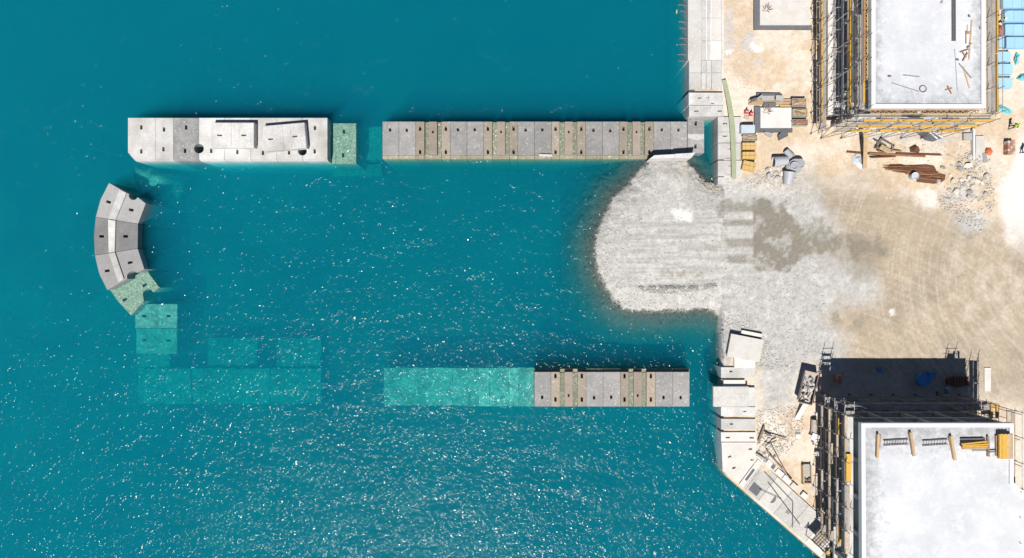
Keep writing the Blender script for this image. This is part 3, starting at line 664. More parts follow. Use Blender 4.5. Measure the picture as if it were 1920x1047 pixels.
def quay_block(poly, pk, label, z=ZQ, mat='concrete_white', zb=-8, deg=0, **kw):
    return block('quay_block', poly, z, zb, mat, [pocket(x, y, w, h, d) for x, y, w, h, d in pk], .9, label=label, cat='block', group='loose quay edge blocks', **kw)
b1 = quay_block(rect(1291.5, 174, 1356, 197), [(1312, 184, 6.5, 2.4, 0), (1336, 194.5, 6, 1.8, 0)], 'white quay block painted with a small blue cross', 1.75)
k = W(1328, 183.5, 1.754)
for d in ((.24, 0), (0, .24)): bar('painted_cross', k + Vector((-d[0], -d[1], .004)), k + Vector((d[0], d[1], .004)), .05, .004 + d[0] * .01, 'blue_paint', b1)
block('quay_block', rect(1291.5, 171, 1354, 173.6), 1.35, -8, 'concrete_dark', parent=b1).name = 'joint_face'
quay_block(rect(1292, 198.4, 1357, 218.6), [(1305.5, 208.5, 8, 2.6, 0), (1349.5, 208.5, 8, 2.6, 0)], 'white quay block between the cross block and the corner', 1.6)
for i, (y0, y1, z, pk, lb) in enumerate(((219.6, 247.4, 1.55, [(1359.5, 232, 8, 2.6, 0)], 'white quay block in the inner corner by the grey end blocks'), (247.8, 267.5, 1.55, [(1359.5, 255.5, 8, 2.6, 0)], 'white quay block with one pocket next to the straw bin'),
        (269, 299, 1.45, [(1367.5, 279, 6, 2.6, 0), (1365, 296.5, 7, 2.4, 0)], 'white quay block with two pockets beside the yellow boxes'), (301.5, 330.5, 1.45, [(1367.5, 311, 6, 2.6, 0), (1365.5, 327.5, 7, 2.4, 0)], 'white quay block beside the tilted yellow box'),
        (332.5, 346, 1.35, [(1367, 342.5, 7, 2.2, 0)], 'last white quay block half buried in grey stone'))):
    x1 = (1390, 1391, 1391, 1391, 1371)[i]; quay_block(rect(1346, y0, x1, y1), pk, lb, z)
# green strip lying along the quay
V = []; F = []; pth = [(1358, 150), (1362, 168), (1367, 190), (1371, 215), (1373.5, 240), (1375, 270), (1376, 300), (1376, 336)]; wd = [8, 8.5, 9, 9.5, 10, 9.5, 9, 8.5]
for (x, y), w in zip(pth, wd):
    for s_ in (-.5, .5):
        for z in (1.93, 1.86): V.append(W(x + s_ * w, y, z))
for i in range(len(pth) - 1):
    a, b_ = i * 4, i * 4 + 4
    F += [(a, a + 2, b_ + 2, b_), (a + 1, b_ + 1, b_ + 3, a + 3), (a, b_, b_ + 1, a + 1), (a + 2, a + 3, b_ + 3, b_ + 2)]
F += [(0, 1, 3, 2), (28, 30, 31, 29)]
mk('conveyor_belt', V, F, 'green_strip', label='long faded green belt laid along the quay blocks', cat='belt')

# ------------------------------------------------------------------ south quay
quay_block(rot_rect(1397.5, 653, 62, 43, 11), [], 'big pale slab tilted on the stones, the largest by the broken edge', 2.1, 'cast_slab', 1.75)
quay_block(rot_rect(1410, 626.5, 40, 7, 11), [], 'narrow pale slab edge behind the big tilted slab', 1.7, 'cast_slab', 1.0)
quay_block(rect(1377, 664, 1415.5, 690), [], 'pale slab partly under the big tilted slab', 1.70, 'cast_slab', 1.0)
quay_block([(1352, 689), (1415, 689), (1415, 709), (1352, 709)], [(1370.5, 697, 6, 3, 0)], 'white quay block crossed by a thin crack', 1.55, 'concrete_white')
quay_block(rect(1357, 713, 1397.5, 725), [], 'narrow white block standing above its dark gap', 1.75, 'cast_slab', -8)
quay_block(rect(1352, 711, 1416, 726), [], 'low brown ledge block behind the narrow white block', 1.2, 'concrete_tan')
quay_block(rect(1337.5, 725, 1404, 763), [], 'wide pale slab overhanging the sea edge', 2.2, 'concrete_pale', 1.72, chamfer=.04)
quay_block(rect(1352, 727, 1416, 762), [], 'pale block carrying the overhanging slab', 1.7, 'concrete_white')
quay_block(rect(1352, 763.5, 1417, 780.5), [(1396.5, 772, 6, 2, 0)], 'white quay block just past the overhanging slab', 1.6)
quay_block(rect(1352, 786, 1417, 806), [(1371.5, 795.5, 6, 3, 0)], 'grey-white quay block with one pocket above a dark joint', 1.55)
quay_block(rect(1352, 811, 1417, 828.5), [(1364.5, 820.5, 8, 3.6, 0), (1409.5, 821, 8, 3.6, 0)], 'sandy quay block with two pockets', 1.5, 'cast_slab')
quay_block(rect(1352, 781, 1416, 785.6), [], 'sunk grey joint block between two white ones', 1.05, 'concrete_dark')
quay_block(rect(1352, 806.4, 1416, 810.6), [], 'sunk brown joint block above the sandy block', 1.0, 'concrete_dark')
quay_block([(1353, 830), (1417.5, 830), (1418, 858), (1420, 860), (1385, 907), (1355, 883)], [(1407, 841.5, 6.5, 5, 0), (1368, 856, 6.5, 4.5, -20), (1410, 861.8, 6, 4.5, 0), (1376, 877.3, 6.5, 4.5, -20)],
           'wide pale corner slab with four square pockets', 1.5, 'cast_slab')
# diagonal quay: panels between (1386,907)-(1421,861) and the frame edge
t = thing('diagonal_quay', W(1450, 950, -8), 'diagonal pale quay edge of joined slabs with odd-shaped recesses', 'quay')
A0, A1 = Vector((1386, 908)), Vector((1600, 1095)); B0, B1 = Vector((1421, 861)), Vector((1638, 1058))
cuts = [0, .040, .052, .168, .30, .44, .58, .72, .86, 1.0]
dirv = (A1 - A0).normalized(); inw = (B0 - A0).normalized()
def DQ(u, v): p = A0.lerp(A1, u); q = B0.lerp(B1, u); return tuple(p.lerp(q, v))
def dpoly(u, v, w, h, n=4):
    c = Vector(DQ(u, v)); d = dirv
    if n == 4: return [tuple(c + d * a * w / 2 + inw * b_ * h / 2) for a, b_ in ((-1, -1), (1, -1), (1, 1), (-1, 1))]
    return [tuple(c + d * math.cos(R(a)) * w / 2 + inw * math.sin(R(a)) * h / 2) for a in range(-90, 91, 20)]
rec = {0: [dpoly(.02, .45, 5, 26)], 2: [dpoly(.105, .22, 20, 18)], 3: [dpoly(.235, .35, 12, 16, 9)], 4: [dpoly(.365, .38, 8, 9)], 5: [dpoly(.51, .45, 12, 14, 9)], 6: [dpoly(.63, .4, 11, 13, 9)]}
for i in range(len(cuts) - 1):
    u0, u1 = cuts[i] + .001, cuts[i + 1] - .001
    block('quay_slab', [DQ(u0, 0), DQ(u1, 0), DQ(u1, 1), DQ(u0, 1)], ZQ - (.04 if i == 1 else 0), -8, 'concrete_pale' if i % 3 else 'cast_slab', [], parent=t)
    for p in rec.get(i, []): block('recess_plate', p, ZQ + .012, ZQ - .05, 'concrete_tan' if i == 4 else 'membrane', parent=t)
for u, w in ((.02, 16), (.075, 14), (.14, 16), (.20, 18), (.27, 14), (.36, 12)):
    block('kerb_slab', [tuple(Vector(DQ(u, 1.06 + .16 * s_)) + dirv * (d * w)) for s_, d in ((0, 0), (0, 1), (1, 1), (1, 0))], ZQ + .12, 1.0, 'parapet_white' if u != .27 else 'cast_slab', parent=t)
for u in (.02, .083): block('recess_plate', [tuple(Vector(DQ(u, 1.14)) + dirv * d + inw * e) for d, e in ((4, -4), (11, -4), (11, 4), (4, 4))], ZQ + .14, ZQ, 'membrane', parent=t)
for hl_, p in zip(('longest dark hose slanting down the middle of the diagonal quay', 'dark hose running along the inner kerb of the diagonal quay', 'short upright hose joining the kerb hose on the diagonal quay', 'short dark hose starting at the dark square recess plate'), ([(1440, 905), (1500, 985)], [(1433, 885), (1487, 942)], [(1487, 942), (1486, 990)], [(1424, 918), (1466, 937)])):
    bar('hose', W(*p[0], 1.68), W(*p[1], 1.68), .06, .05, 'dark_steel', None, 'tube', label=hl_, cat='hose', group='hoses on the diagonal quay')

# ------------------------------------------------------------------ scaffolds
def scaffold(label, a, b, inward, width, levels, top, bay=2.5, z0=ZL, rails=True, deck='board', brace=1, ends=None, group='tube scaffolds on the building shells', skip=()):
    """tube scaffold along the line a-b (outer face); inward: unit vector to the building"""
    a, b, inward = Vector(a), Vector(b), Vector(inward)
    d = (b - a).normalized(); L = (b - a).length; n = max(1, round(L / bay)); st = L / n
    t = thing('scaffold', (a.x, a.y, z0), label, 'scaffold', group)
    P = lambda s_, v, z: Vector((a.x + d.x * s_ + inward.x * v, a.y + d.y * s_ + inward.y * v, z))
    for i in range(n + 1):
        for v in (0, width):
            tp = top + random.uniform(0, .5)
            bar('pole', P(i * st, v, z0), P(i * st, v, tp), .065, .065, 'steel_tube', t, 'tube')
        for z in levels: bar('transom', P(i * st, -.25, z - .06), P(i * st, width + .2, z - .06), .075, .075, 'galvanised', t, 'tube')
        bar('base_plate', P(i * st, -.1, z0 + .03), P(i * st, .1, z0 + .03), .2, .05, 'dark_steel', t)
    for k, z in enumerate(levels):
        for v in (0, width): bar('ledger', P(-.3, v, z - .02), P(L + .3, v, z - .02), .055, .055, 'steel_tube', t, 'tube')
        if rails: bar('guard_rail', P(-.2, 0, z + 1.0), P(L + .2, 0, z + 1.0), .07, .07, 'galvanised', t, 'tube')
        if k in skip: continue
        for i in range(n):
            nb = max(2, round(width / .38)); w = width / nb
            for q in range(nb):
                if random.random() < .10: continue
                s0 = i * st + random.uniform(-.1, .15); s1 = (i + 1) * st + random.uniform(-.15, .1)
                bar('plank', P(s0, (q + .5) * w, z + .03 + .02 * ((q + i) % 2)), P(s1, (q + .5) * w, z + .03 + .02 * ((q + i) % 2)), w * .9, .05, deck if random.random() < .7 else 'board_grey', t)
    for i in range(0, n, 1):
        if brace: bar('brace', P(i * st, -.06, z0 + .2), P((i + 1) * st, -.06, levels[min(1, len(levels) - 1)]), .06, .06, 'steel_tube', t, 'tube')
    return t

def beam(a, b, label, w=.2, h=.22, mat='yellow_beam', name='formwork_beam', group='yellow formwork beams', cat='beam'):
    return bar(name, a, b, w, h, mat, label=label, cat=cat, group=group)

# ------------------------------------------------------------------ north building shell
ZR = 10.6
def building(label, roof_poly, zr, floors, inset_sides, group=None, parap=.55):
    """roof_poly in metres, counter-clockwise"""
    c = Vector((sum(p[0] for p in roof_poly), sum(p[1] for p in roof_poly))) / len(roof_poly)
    t = thing('building_shell', (c.x, c.y, ZL), label, 'building', 'flat-roofed concrete building shells')
    n = len(roof_poly)
    def off(k):
        out = []
        for i in range(n):
            p0, p1, p2 = (Vector(roof_poly[i - 1]), Vector(roof_poly[i]), Vector(roof_poly[(i + 1) % n]))
            e1, e2 = (p1 - p0).normalized(), (p2 - p1).normalized(); n1, n2 = Vector((-e1.y, e1.x)), Vector((-e2.y, e2.x))
            m_ = (n1 + n2); m_ = m_ / m_.length_squared * 2; out.append(tuple(p1 + m_ * k / 1.0))
        return out
    V, F = loft([(off(.75), zr - .5), (off(.75), ZL - .3)]); mk('wall', V, F, 'bare_concrete', t)
    for z in floors: V, F = loft([(off(.12), z), (off(.12), z - .3)]); mk('floor_slab', V, F, 'concrete_pale', t)
    V, F = loft([(off(.04), zr - .16), (off(.04), zr - .5)]); mk('roof_slab', V, F, 'roof_screed', t)
    inner = off(parap)
    for i in range(n):
        j = (i + 1) % n
        V, F = loft([([roof_poly[i], roof_poly[j], inner[j], inner[i]], zr), ([roof_poly[i], roof_poly[j], inner[j], inner[i]], zr - .62)])
        mk('parapet', V, F, 'parapet_white', t)
    o2 = off(.35)
    for i in inset_sides:
        p, q = Vector(o2[i]), Vector(o2[(i + 1) % n]); m_ = int((q - p).length / 3.4)
        for k in range(m_ + 1):
            u = p.lerp(q, k / max(1, m_)); bar('column', (u.x, u.y, ZL - .3), (u.x, u.y, zr - .5), .38, .38, 'bare_concrete', t)
    return t

N1, S1 = W(1634, -75, ZR), W(1848, 203, ZR)
nb = building('tall white-roofed shell ringed by scaffolds on the north side of the yard', [(N1.x, S1.y), (S1.x, S1.y), (S1.x, N1.y), (N1.x, N1.y)], ZR, (4.3, 7.4), (0, 3), parap=.42)
XB, YB = N1.x, S1.y
bx0 = 35.35
boxw('balcony_slab', bx0, YB + 1.0, 3.35, XB + .3, 38, 3.6, 'cast_slab', nb); boxw('balcony_wall', bx0 + .05, YB + 1.0, ZL - .2, bx0 + .25, 38, 3.345, 'bare_concrete', nb)
scaffold('outer tube scaffold with one plank deck along the balcony of the north shell', (34.45, 36, 0), (34.45, YB - .6, 0), (1, 0, 0), .8, (3.4,), 5.2, deck='board_grey')
scaffold('high tube scaffold with two decks against the sea-facing wall of the north shell', (35.72, 37, 0), (35.72, YB + .2, 0), (1, 0, 0), .68, (5.4, 7.3, 9.5), 10.9, z0=3.6, skip=(0,), deck='board_grey', brace=0)
scaffold('three-deck tube scaffold along the yard wall of the north shell', (35.6, YB - 1.12, 0), (49.4, YB - 1.12, 0), (0, 1, 0), .8, (4.8, 7.2, 9.5), 10.6, deck='board')
scaffold('tube scaffold on the wall of the north shell facing the blue boards', (49.95, YB - .3, 0), (49.95, 37, 0), (-1, 0, 0), .9, (9.5,), 10.7, deck='board_grey', brace=0)
for i, (x, z, w) in enumerate(((34.62, 3.62, .16), (35.86, 7.5, .2), (36.2, 9.72, .2), (49.97, 9.7, .14))):
    nm_ = ('on the balcony scaffold deck', 'on the middle deck facing the sea', 'on the top deck facing the sea', 'on the top deck facing the blue boards')[i]
    y = YB + (.1, .9, .7, -.1)[i]; k = 0
    while y < 36:
        L = (5.8, 5.9, 5.7, 6)[i]; beam((x, y, z), (x + random.uniform(-.04, .04), y + L - .12, z), ORD[k] + ' yellow beam ' + nm_ + ' counted from the yard', w); y += L; k += 1
for i, (y, z) in enumerate(((YB - 1.06, 9.72), (YB - 1.1, 7.42), (YB - 1.1, 5.02))):
    x = 36.2 + i * .5; k = 0
    while x < 48.5:
        L = random.uniform(2.6, 3.9); beam((x, y, z), (x + L - .4, y, z), ORD[k] + ' yellow beam on the %s deck facing the yard, counted from the sea side' % ('top', 'middle', 'lowest')[i], .2); x += L + random.uniform(0, .5); k += 1
# girder lattice strips lying in the gap below the parapet
def lattice(label, a, b, z, n):
    a, b = Vector(a), Vector(b); t = thing('lattice_girder', (a.x, a.y, z), label, 'girder', 'lattice girders against the north shell')
    d = (b - a) / n; p = Vector((-d.y, d.x, 0)).normalized() * .17
    for s_ in (-1, 1): bar('chord', a + p * s_ + Vector((0, 0, z)), b + p * s_ + Vector((0, 0, z)), .09, .09, 'yellow_beam' if s_ < 0 else 'rust_light', t)
    for i in range(n): bar('web', a + d * i + p * (-1) ** i + Vector((0, 0, z - .02)), a + d * (i + 1) - p * (-1) ** i + Vector((0, 0, z - .02)), .06, .06, 'straw', t)
lattice('yellow lattice girder under the parapet facing the sea', (XB - .22, YB + 3, 0), (XB - .22, 37, 0), 9.9, 60)
lattice('rusty lattice girder under the parapet facing the yard', (XB + .2, YB - .22, 0), (48.0, YB - .22, 0), 9.9, 40)
lattice('rusty lattice girder under the parapet facing the blue boards', (S1.x + .25, YB, 0), (S1.x + .25, 36, 0), 9.9, 50)
for i in range(5):    # diagonal stays down to the ground
    y = YB + 1.2 + i * 3.1
    bar('stay', (36.6, y + 1.1, 10.2), (34.3, y - .5, 3.2), .07, .07, 'galvanised', bpy.data.objects['scaffold'], 'tube')
def on_roof(px, py, z=ZR - .16 + .03): return W(px, py, z)
GRF = 'scrap timber and steel on the north roof'
def roofbar(p, q, w, mat, label, name='timber', cat='timber', h=.08, lift=0.): return bar(name, on_roof(*p, ZR - .12 + lift), on_roof(*q, ZR - .12 + lift), w, h, mat, label=label, cat=cat, group=GRF)
t = thing('steel_channel', on_roof(1788, 40), 'long dark steel channel lying on the north roof', 'channel', GRF)
bar('web', on_roof(1788, -20, ZR - .1), on_roof(1788.3, 77, ZR - .1), .34, .07, 'dark_steel', t)
for dx in (-2.6, 2.6): bar('flange', on_roof(1788 + dx, -20, ZR - .05), on_roof(1788.3 + dx, 77, ZR - .05), .05, .16, 'dark_steel', t)
roofbar((1822, 38), (1816.5, 112), .14, 'timber', 'long warped timber with nails lying on the north roof')
roofbar((1811, 58), (1811, 82), .10, 'offcuts', 'dark short lath next to the long warped timber')
roofbar((1814, 47), (1813.5, 62), .08, 'timber', 'pale short lath next to the long warped timber')
roofbar((1811, 62), (1820, 62), .2, 'offcuts', 'cross piece touching the long warped timber', lift=.09)
roofbar((1800.5, 98), (1816, 93), .1, 'rust_light', 'reddish lath at the foot of the long warped timber', lift=.09)
roofbar((1806, 115), (1815, 99), .1, 'timber', 'slanting lath at the foot of the long warped timber', lift=.17)
roofbar((1806, 99), (1812, 108), .07, 'offcuts', 'thin lath crossing the slanting one', lift=.2)
roofbar((1799, 120), (1821, 146), .09, 'board_grey', 'grey pole of the scissor pair on the north roof', lift=.09)
roofbar((1806, 126), (1817.5, 166), .13, 'timber', 'pale pole of the scissor pair on the north roof')
roofbar((1772, 169), (1785, 165.5), .1, 'rust_light', 'reddish lath of the small cross on the north roof')
roofbar((1777, 162), (1784, 176), .1, 'rust_light', 'second lath of the small cross on the north roof', lift=.09)
roofbar((1693, 141), (1724, 144.5), .08, 'galvanised', 'short grey tube lying on the north roof', 'tube', 'tube')
roofbar((1672, 156), (1723, 172), .06, 'galvanised', 'long thin grey tube lying on the north roof', 'tube', 'tube')
roofbar((1790, 92), (1795, 170), .03, 'galvanised', 'thin taut wire lying on the north roof', 'wire', 'wire', .03)
def ring(name, c, r, tube, mat, label, cat, n=16, group=None):
    V = []; F = []
    for i in range(n):
        a = 2 * math.pi * i / n
        for k in range(5): q = 2 * math.pi * k / 5; V.append((c[0] + (r + tube * math.cos(q)) * math.cos(a), c[1] + (r + tube * math.cos(q)) * math.sin(a), c[2] + tube + tube * math.sin(q)))
    for i in range(n):
        for k in range(5): F.append((i * 5 + k, i * 5 + (k + 1) % 5, ((i + 1) % n) * 5 + (k + 1) % 5, ((i + 1) % n) * 5 + k))
    return mk(name, V, F, mat, label=label, cat=cat, group=group)
ring('cable_coil', on_roof(1730, 167, ZR - .16), .34, .05, 'dark_steel', 'small coil of dark cable on the north roof', 'cable')
for i, (x, y) in enumerate(((1668, 143), (1766, 4), (1817, 30), (1820, 82), (1815, 88), (1838, 53), (1795, 112))):
    o = bpy.data.objects.new('offcut', rock_mesh('offcuts' if i % 2 else 'dark_steel', i)); C.objects.link(o); o.location = on_roof(x, y, ZR - .08); o.scale = (.4, .22, .16); o.rotation_euler.z = i
    tag(o, ('brown scrap near the long thin tube on the north roof', 'dark scrap beside the top of the steel channel', 'small scrap above the long warped timber', 'dark block at the side of the long warped timber', 'brown block below the cross piece', 'dark scrap by the parapet shadow', 'small brown scrap above the scissor pair')[i], 'scrap', GRF)

# ------------------------------------------------------------------ south building shell
SW, SE = W(1615, 794, ZR), W(1901, 794, ZR)
E2, E3 = W(1901, 905, ZR), W(1990, 985, ZR)
sb = building('white-roofed shell with a long shadow on the south side of the yard', [(SW.x + .12, -42), (E3.x, -42), (E3.x, E3.y), (E2.x, E2.y), (SE.x, SE.y), (SW.x, SW.y)], ZR, (4.3, 7.4), (4, 5), parap=.42)
XS, YS = SW.x, SW.y
ysouth = -28.6
scaffold('four-deck tube scaffold on the sea-facing wall of the south shell', (34.72, YS + .5, 0), (34.72, ysouth, 0), (1, 0, 0), .55, (3.3, 5.1, 6.9, 8.7), 9.4, deck='board', brace=0, rails=False)
boxw('loading_bay', XS - .52, -30, 8.55, XS + .1, YS + .3, 8.75, 'concrete_white', sb)
scaffold('shaded tube scaffold on the yard wall of the south shell', (XS + .8, YS + 1.35, 0), (SE.x + .5, YS + 1.35, 0), (0, -1, 0), .9, (3.3, 5.9), 7.6, deck='board_grey', brace=0)
for i, x in enumerate((34.75, 49.0)):
    scaffold(('stair tower scaffold at the sea corner of the south shell', 'stair tower scaffold at the far corner of the south shell')[i], (x, YS + 1.6, 0), (x + 1.0, YS + 1.6, 0), (0, -1, 0), 1.0, (4.3, 6.6, 8.8), 10.8, bay=1.0, deck='board_grey', brace=0)
scaffold('tube scaffold on the far side of the south shell', (SE.x + 1.6, YS + .9, 0), (SE.x + 1.6, -40, 0), (-1, 0, 0), .9, (5.2, 8.6), 10.4, deck='board')
beam((35.0, -21.0, 8.95), (35.02, -18.2, 8.95), 'thick yellow beam pack on the top deck facing the sea', .5, .2)
beam((34.9, YS - .2, 7.05), (34.9, YS - 2.0, 7.05), 'thin yellow beam on the sea scaffold by the yard corner', .12, .2)
beam((35.0, -26.2, 7.1), (35.0, -28.2, 7.1), 'yellow beam at the diagonal end of the sea scaffold', .2, .2)
for i, x in enumerate((SE.x + .35, SE.x + .9)): beam((x - 1.5, YS + 1.7, 9.0), (x - 1.5, YS + .2, 9.0), ('inner', 'outer')[i] + ' short yellow beam by the far stair tower', .2, .2)
# roof gear
GRS = 'formwork gear on the south roof'
for i, (p, q) in enumerate((((1646.5, 814), (1645, 859), ), ((1707, 811), (1713.5, 855)), ((1783, 818), (1790.5, 863)))):
    beam(W(*p, ZR + .12), W(*q, ZR + .12), ('straight yellow beam left of the ladders', 'yellow beam lying between the two ladders', 'yellow beam lying between a ladder and the beam bundle')[i].replace('left of the ladders', 'beside the low ladder, near the sea parapet'), .24, .24, 'timber', group=GRS)
    beam(W(p[0] + (4, -3, -4)[i], p[1] + 2, ZR - .04), W(q[0] + (3, -4, -5)[i], q[1] - 18, ZR - .04), 'brown batten beside the ' + ('beam near the sea parapet', 'beam between the ladders', 'beam near the bundle')[i], .14, .12, 'offcuts', 'batten', GRS, 'batten')
def ladder(label, x0, x1, y0, y1, dy):
    t = thing('ladder', W((x0 + x1) / 2, (y0 + y1) / 2, ZR - .16), label, 'ladder', GRS); z = ZR - .02
    for y in (y0, y1): bar('rail', W(x0, y + dy, z), W(x1, y, z), .07, .09, 'dark_steel', t)
    for k in range(9):
        u = (k + .5) / 9; bar('rung', W(x0 + (x1 - x0) * u, y0 + dy * (1 - u), z), W(x0 + (x1 - x0) * u, y1 + dy * (1 - u), z), .05, .05, 'galvanised', t, 'tube')
ladder('dark ladder lying flat between the first two yellow beams', 1657, 1703, 824, 833, 2.5)
ladder('dark ladder lying flat beside the beam bundle', 1730, 1777, 824, 833, 3)
t = thing('beam_bundle', W(1828, 832, ZR - .16), 'bundle of yellow beams strapped on dark bearers', 'beams', GRS)
for i, (x0, y0, x1, y1, mt) in enumerate(((1803, 833, 1850, 828, 'yellow_beam'), (1804, 836, 1851, 833, 'yellow_beam'), (1803, 839, 1851, 837, 'yellow_beam'), (1804, 841, 1850, 840.5, 'timber'))): bar('beam', W(x0, y0, ZR + .2 + .02 * i), W(x1, y1, ZR + .2 + .02 * i), .16, .2, mt, t)
bar('bearer', W(1801, 823.5, ZR), W(1845, 823, ZR), .14, .14, 'dark_steel', t); bar('bearer', W(1852, 818, ZR), W(1853, 856, ZR), .2, .2, 'offcuts', t); bar('bearer', W(1868, 817, ZR), W(1868.5, 855, ZR), .16, .2, 'offcuts', t)
bar('strap', W(1853, 848, ZR + .1), W(1868, 847, ZR + .1), .1, .1, 'dark_steel', t); bar('tube', W(1823, 845.5, ZR - .05), W(1850, 845.5, ZR - .05), .06, .06, 'galvanised', t, 'tube')
t = thing('beam_stack', W(1885, 837, ZR - .16), 'stack of yellow beams packed side by side at the parapet', 'beams', GRS)
for lv in range(3):
    for i in range(8 - lv): bar('beam', W(1872.5 + i * 3.4 + lv * 1.0, 814.5 - .8 * (i % 2), ZR - .02 + lv * .21), W(1872.5 + i * 3.4 + lv * 1.0, 859.5 + .5 * (i % 3), ZR - .02 + lv * .21), .185, .2, 'yellow_beam' if i < 4 else 'timber', t)

# mesh-floored working platform over the diagonal quay
t = thing('working_platform', W(1555, 1015, ZL), 'row of mesh-floored platform bays between the scaffold and the diagonal quay', 'platform')
pa, pb = W(1521, 1012, 3.0), W(1600, 1088, 3.0); d = (pb - pa).normalized(); nrm = Vector((-d.y, d.x, 0)); w = 1.35; L = (pb - pa).length
for i in range(5):
    s0 = pa + d * (L / 5 * i + .04); s1 = pa + d * (L / 5 * (i + 1) - .04)
    V = [s0, s1, s1 + nrm * w, s0 + nrm * w]; mk('floor_board', [v + Vector((0, 0, -.02)) for v in V] + [v + Vector((0, 0, -.07)) for v in V], [(0, 1, 2, 3), (7, 6, 5, 4), (0, 4, 5, 1), (1, 5, 6, 2), (2, 6, 7, 3), (3, 7, 4, 0)], 'cast_slab' if i % 2 else 'board', t)
    for k in range(1, 4): bar('mesh_bar', s0 + nrm * (w * k / 4) + Vector((0, 0, .03)), s1 + nrm * (w * k / 4) + Vector((0, 0, .03)), .05, .05, 'dark_steel', t, 'tube')
    for k in range(4): bar('mesh_bar', s0.lerp(s1, k / 4 + .1) + Vector((0, 0, .05)), s0.lerp(s1, k / 4 + .1) + nrm * w + Vector((0, 0, .05)), .05, .05, 'dark_steel', t, 'tube')
    bar('post', s0 + Vector((0, 0, -1.6)), s0 + Vector((0, 0, 1.0)), .09, .09, 'steel_tube', t, 'tube')
bar('edge_rail', pa + Vector((0, 0, .06)), pb + Vector((0, 0, .06)), .1, .1, 'dark_steel', t); bar('edge_rail', pa + nrm * w + Vector((0, 0, .06)), pb + nrm * w + Vector((0, 0, .06)), .1, .1, 'dark_steel', t)
for i, u in enumerate((.33, .72)): o = bpy.data.objects.new('yellow_bucket', unit_mesh('yellow_beam', 'drum')); C.objects.link(o); o.location = pa + d * (L * u) + nrm * .25 + Vector((0, 0, .22)); o.scale = (.42, .42, .36); tag(o, ('yellow bucket', 'second yellow bucket')[i] + ' on the mesh-floored platform', 'bucket', 'yellow buckets on the platform', 'thing')

# ------------------------------------------------------------------ foundations and site gear north of the yard
def foundation(label, x0, y0, x1, y1, bars, mem=8):
    t = thing('foundation_slab', W((x0 + x1) / 2, (y0 + y1) / 2, ZL), label, 'foundation', 'cast foundation slabs with dark membrane edges')
    z = 1.75
    block('slab', rect(x0, y0, x1, y1), z, ZL - .2, 'cast_slab', parent=t)
    block('membrane', rect(x0 - 11, y0 - 2 if y0 > 0 else y0, x0 - .3, y1 + mem), z - .12, ZL - .2, 'membrane', parent=t); block('membrane', rect(x0 - .2, y1 + .3, x1 + 2, y1 + mem), z - .15, ZL - .2, 'membrane', parent=t)
    for bx_, by_ in bars:
        for k in range(14):
            a = k * 2.4; r = .18 + .02 * k; c = W(bx_, by_, z)
            bar('starter_bar', c + Vector((math.cos(a) * r * .6, math.sin(a) * r * .6, -.02)), c + Vector((math.cos(a) * r * 1.5, math.sin(a) * r * 1.5, .42)), .05, .05, 'rust_light', t, 'tube')
foundation('big cast slab with a ring of starter bars beyond the sand', 1425, -70, 1519, 47, [(1437, 18)])
foundation('small cast slab with a ring of starter bars by the offcut bins', 1426, 202, 1484, 240, [(1437.5, 208.5)])

def bin_box(name, label, x0, y0, x1, y1, h, wall, fill, deg=0, pieces=10, cat='bin', group='bins and boxes behind the quay', fillh=.8):
    t = thing(name, W((x0 + x1) / 2, (y0 + y1) / 2, ZL), label, cat, group); cx, cy_ = (x0 + x1) / 2, (y0 + y1) / 2; w, hh = x1 - x0, y1 - y0
    z = ZL + h; c, s_ = math.cos(R(deg)), math.sin(R(deg))
    def L(u, v): return (cx + c * u - s_ * v, cy_ + s_ * u + c * v)
    th = 1.0
    for u0, v0, u1, v1 in ((-w/2, -hh/2, w/2, -hh/2 + th), (-w/2, hh/2 - th, w/2, hh/2), (-w/2, -hh/2 + th + .02, -w/2 + th, hh/2 - th - .02), (w/2 - th, -hh/2 + th + .02, w/2, hh/2 - th - .02)):
        block('side', [L(u0, v0), L(u1, v0), L(u1, v1), L(u0, v1)], z, ZL - .05, wall, parent=t)
    block('fill', [L(-w/2 + th, -hh/2 + th), L(w/2 - th, -hh/2 + th), L(w/2 - th, hh/2 - th), L(-w/2 + th, hh/2 - th)], ZL + h * fillh, ZL - .05, fill, parent=t)
    for k in range(pieces):
        u, v = random.uniform(-.36, .36) * w, random.uniform(-.3, .3) * hh; a = random.uniform(-.25, .25) + R(deg); q = random.uniform(.25, .5)
        p = W(*L(u, v), ZL + h * fillh + .06 + .02 * (k % 4)); bar('offcut', p - Vector((math.cos(a) * q, math.sin(a) * q, 0)), p + Vector((math.cos(a) * q, math.sin(a) * q, .05)), .1, .08, random.choice((fill, 'timber', 'offcuts')), t)
    return t
bin_box('offcut_bin', 'bin of brown timber offcuts, nearest the quarter of lumber beams', 1485.5, 184.5, 1512, 200, .7, 'board_grey', 'offcuts').__setitem__('label', 'bin of brown timber offcuts, first of the row of three')
bin_box('offcut_bin', 'bin of pale timber offcuts in the middle of the row of three', 1486, 204, 1514, 219.5, .7, 'board_grey', 'straw')
bin_box('offcut_bin', 'bin of reddish offcuts with a mesh side, last of the row of three', 1486, 224, 1515, 235, .7, 'galvanised', 'rust_light')
bin_box('straw_bin', 'bin of straw-coloured scrap below the grey steel box', 1394, 252.5, 1420, 264, .8, 'board_grey', 'straw')
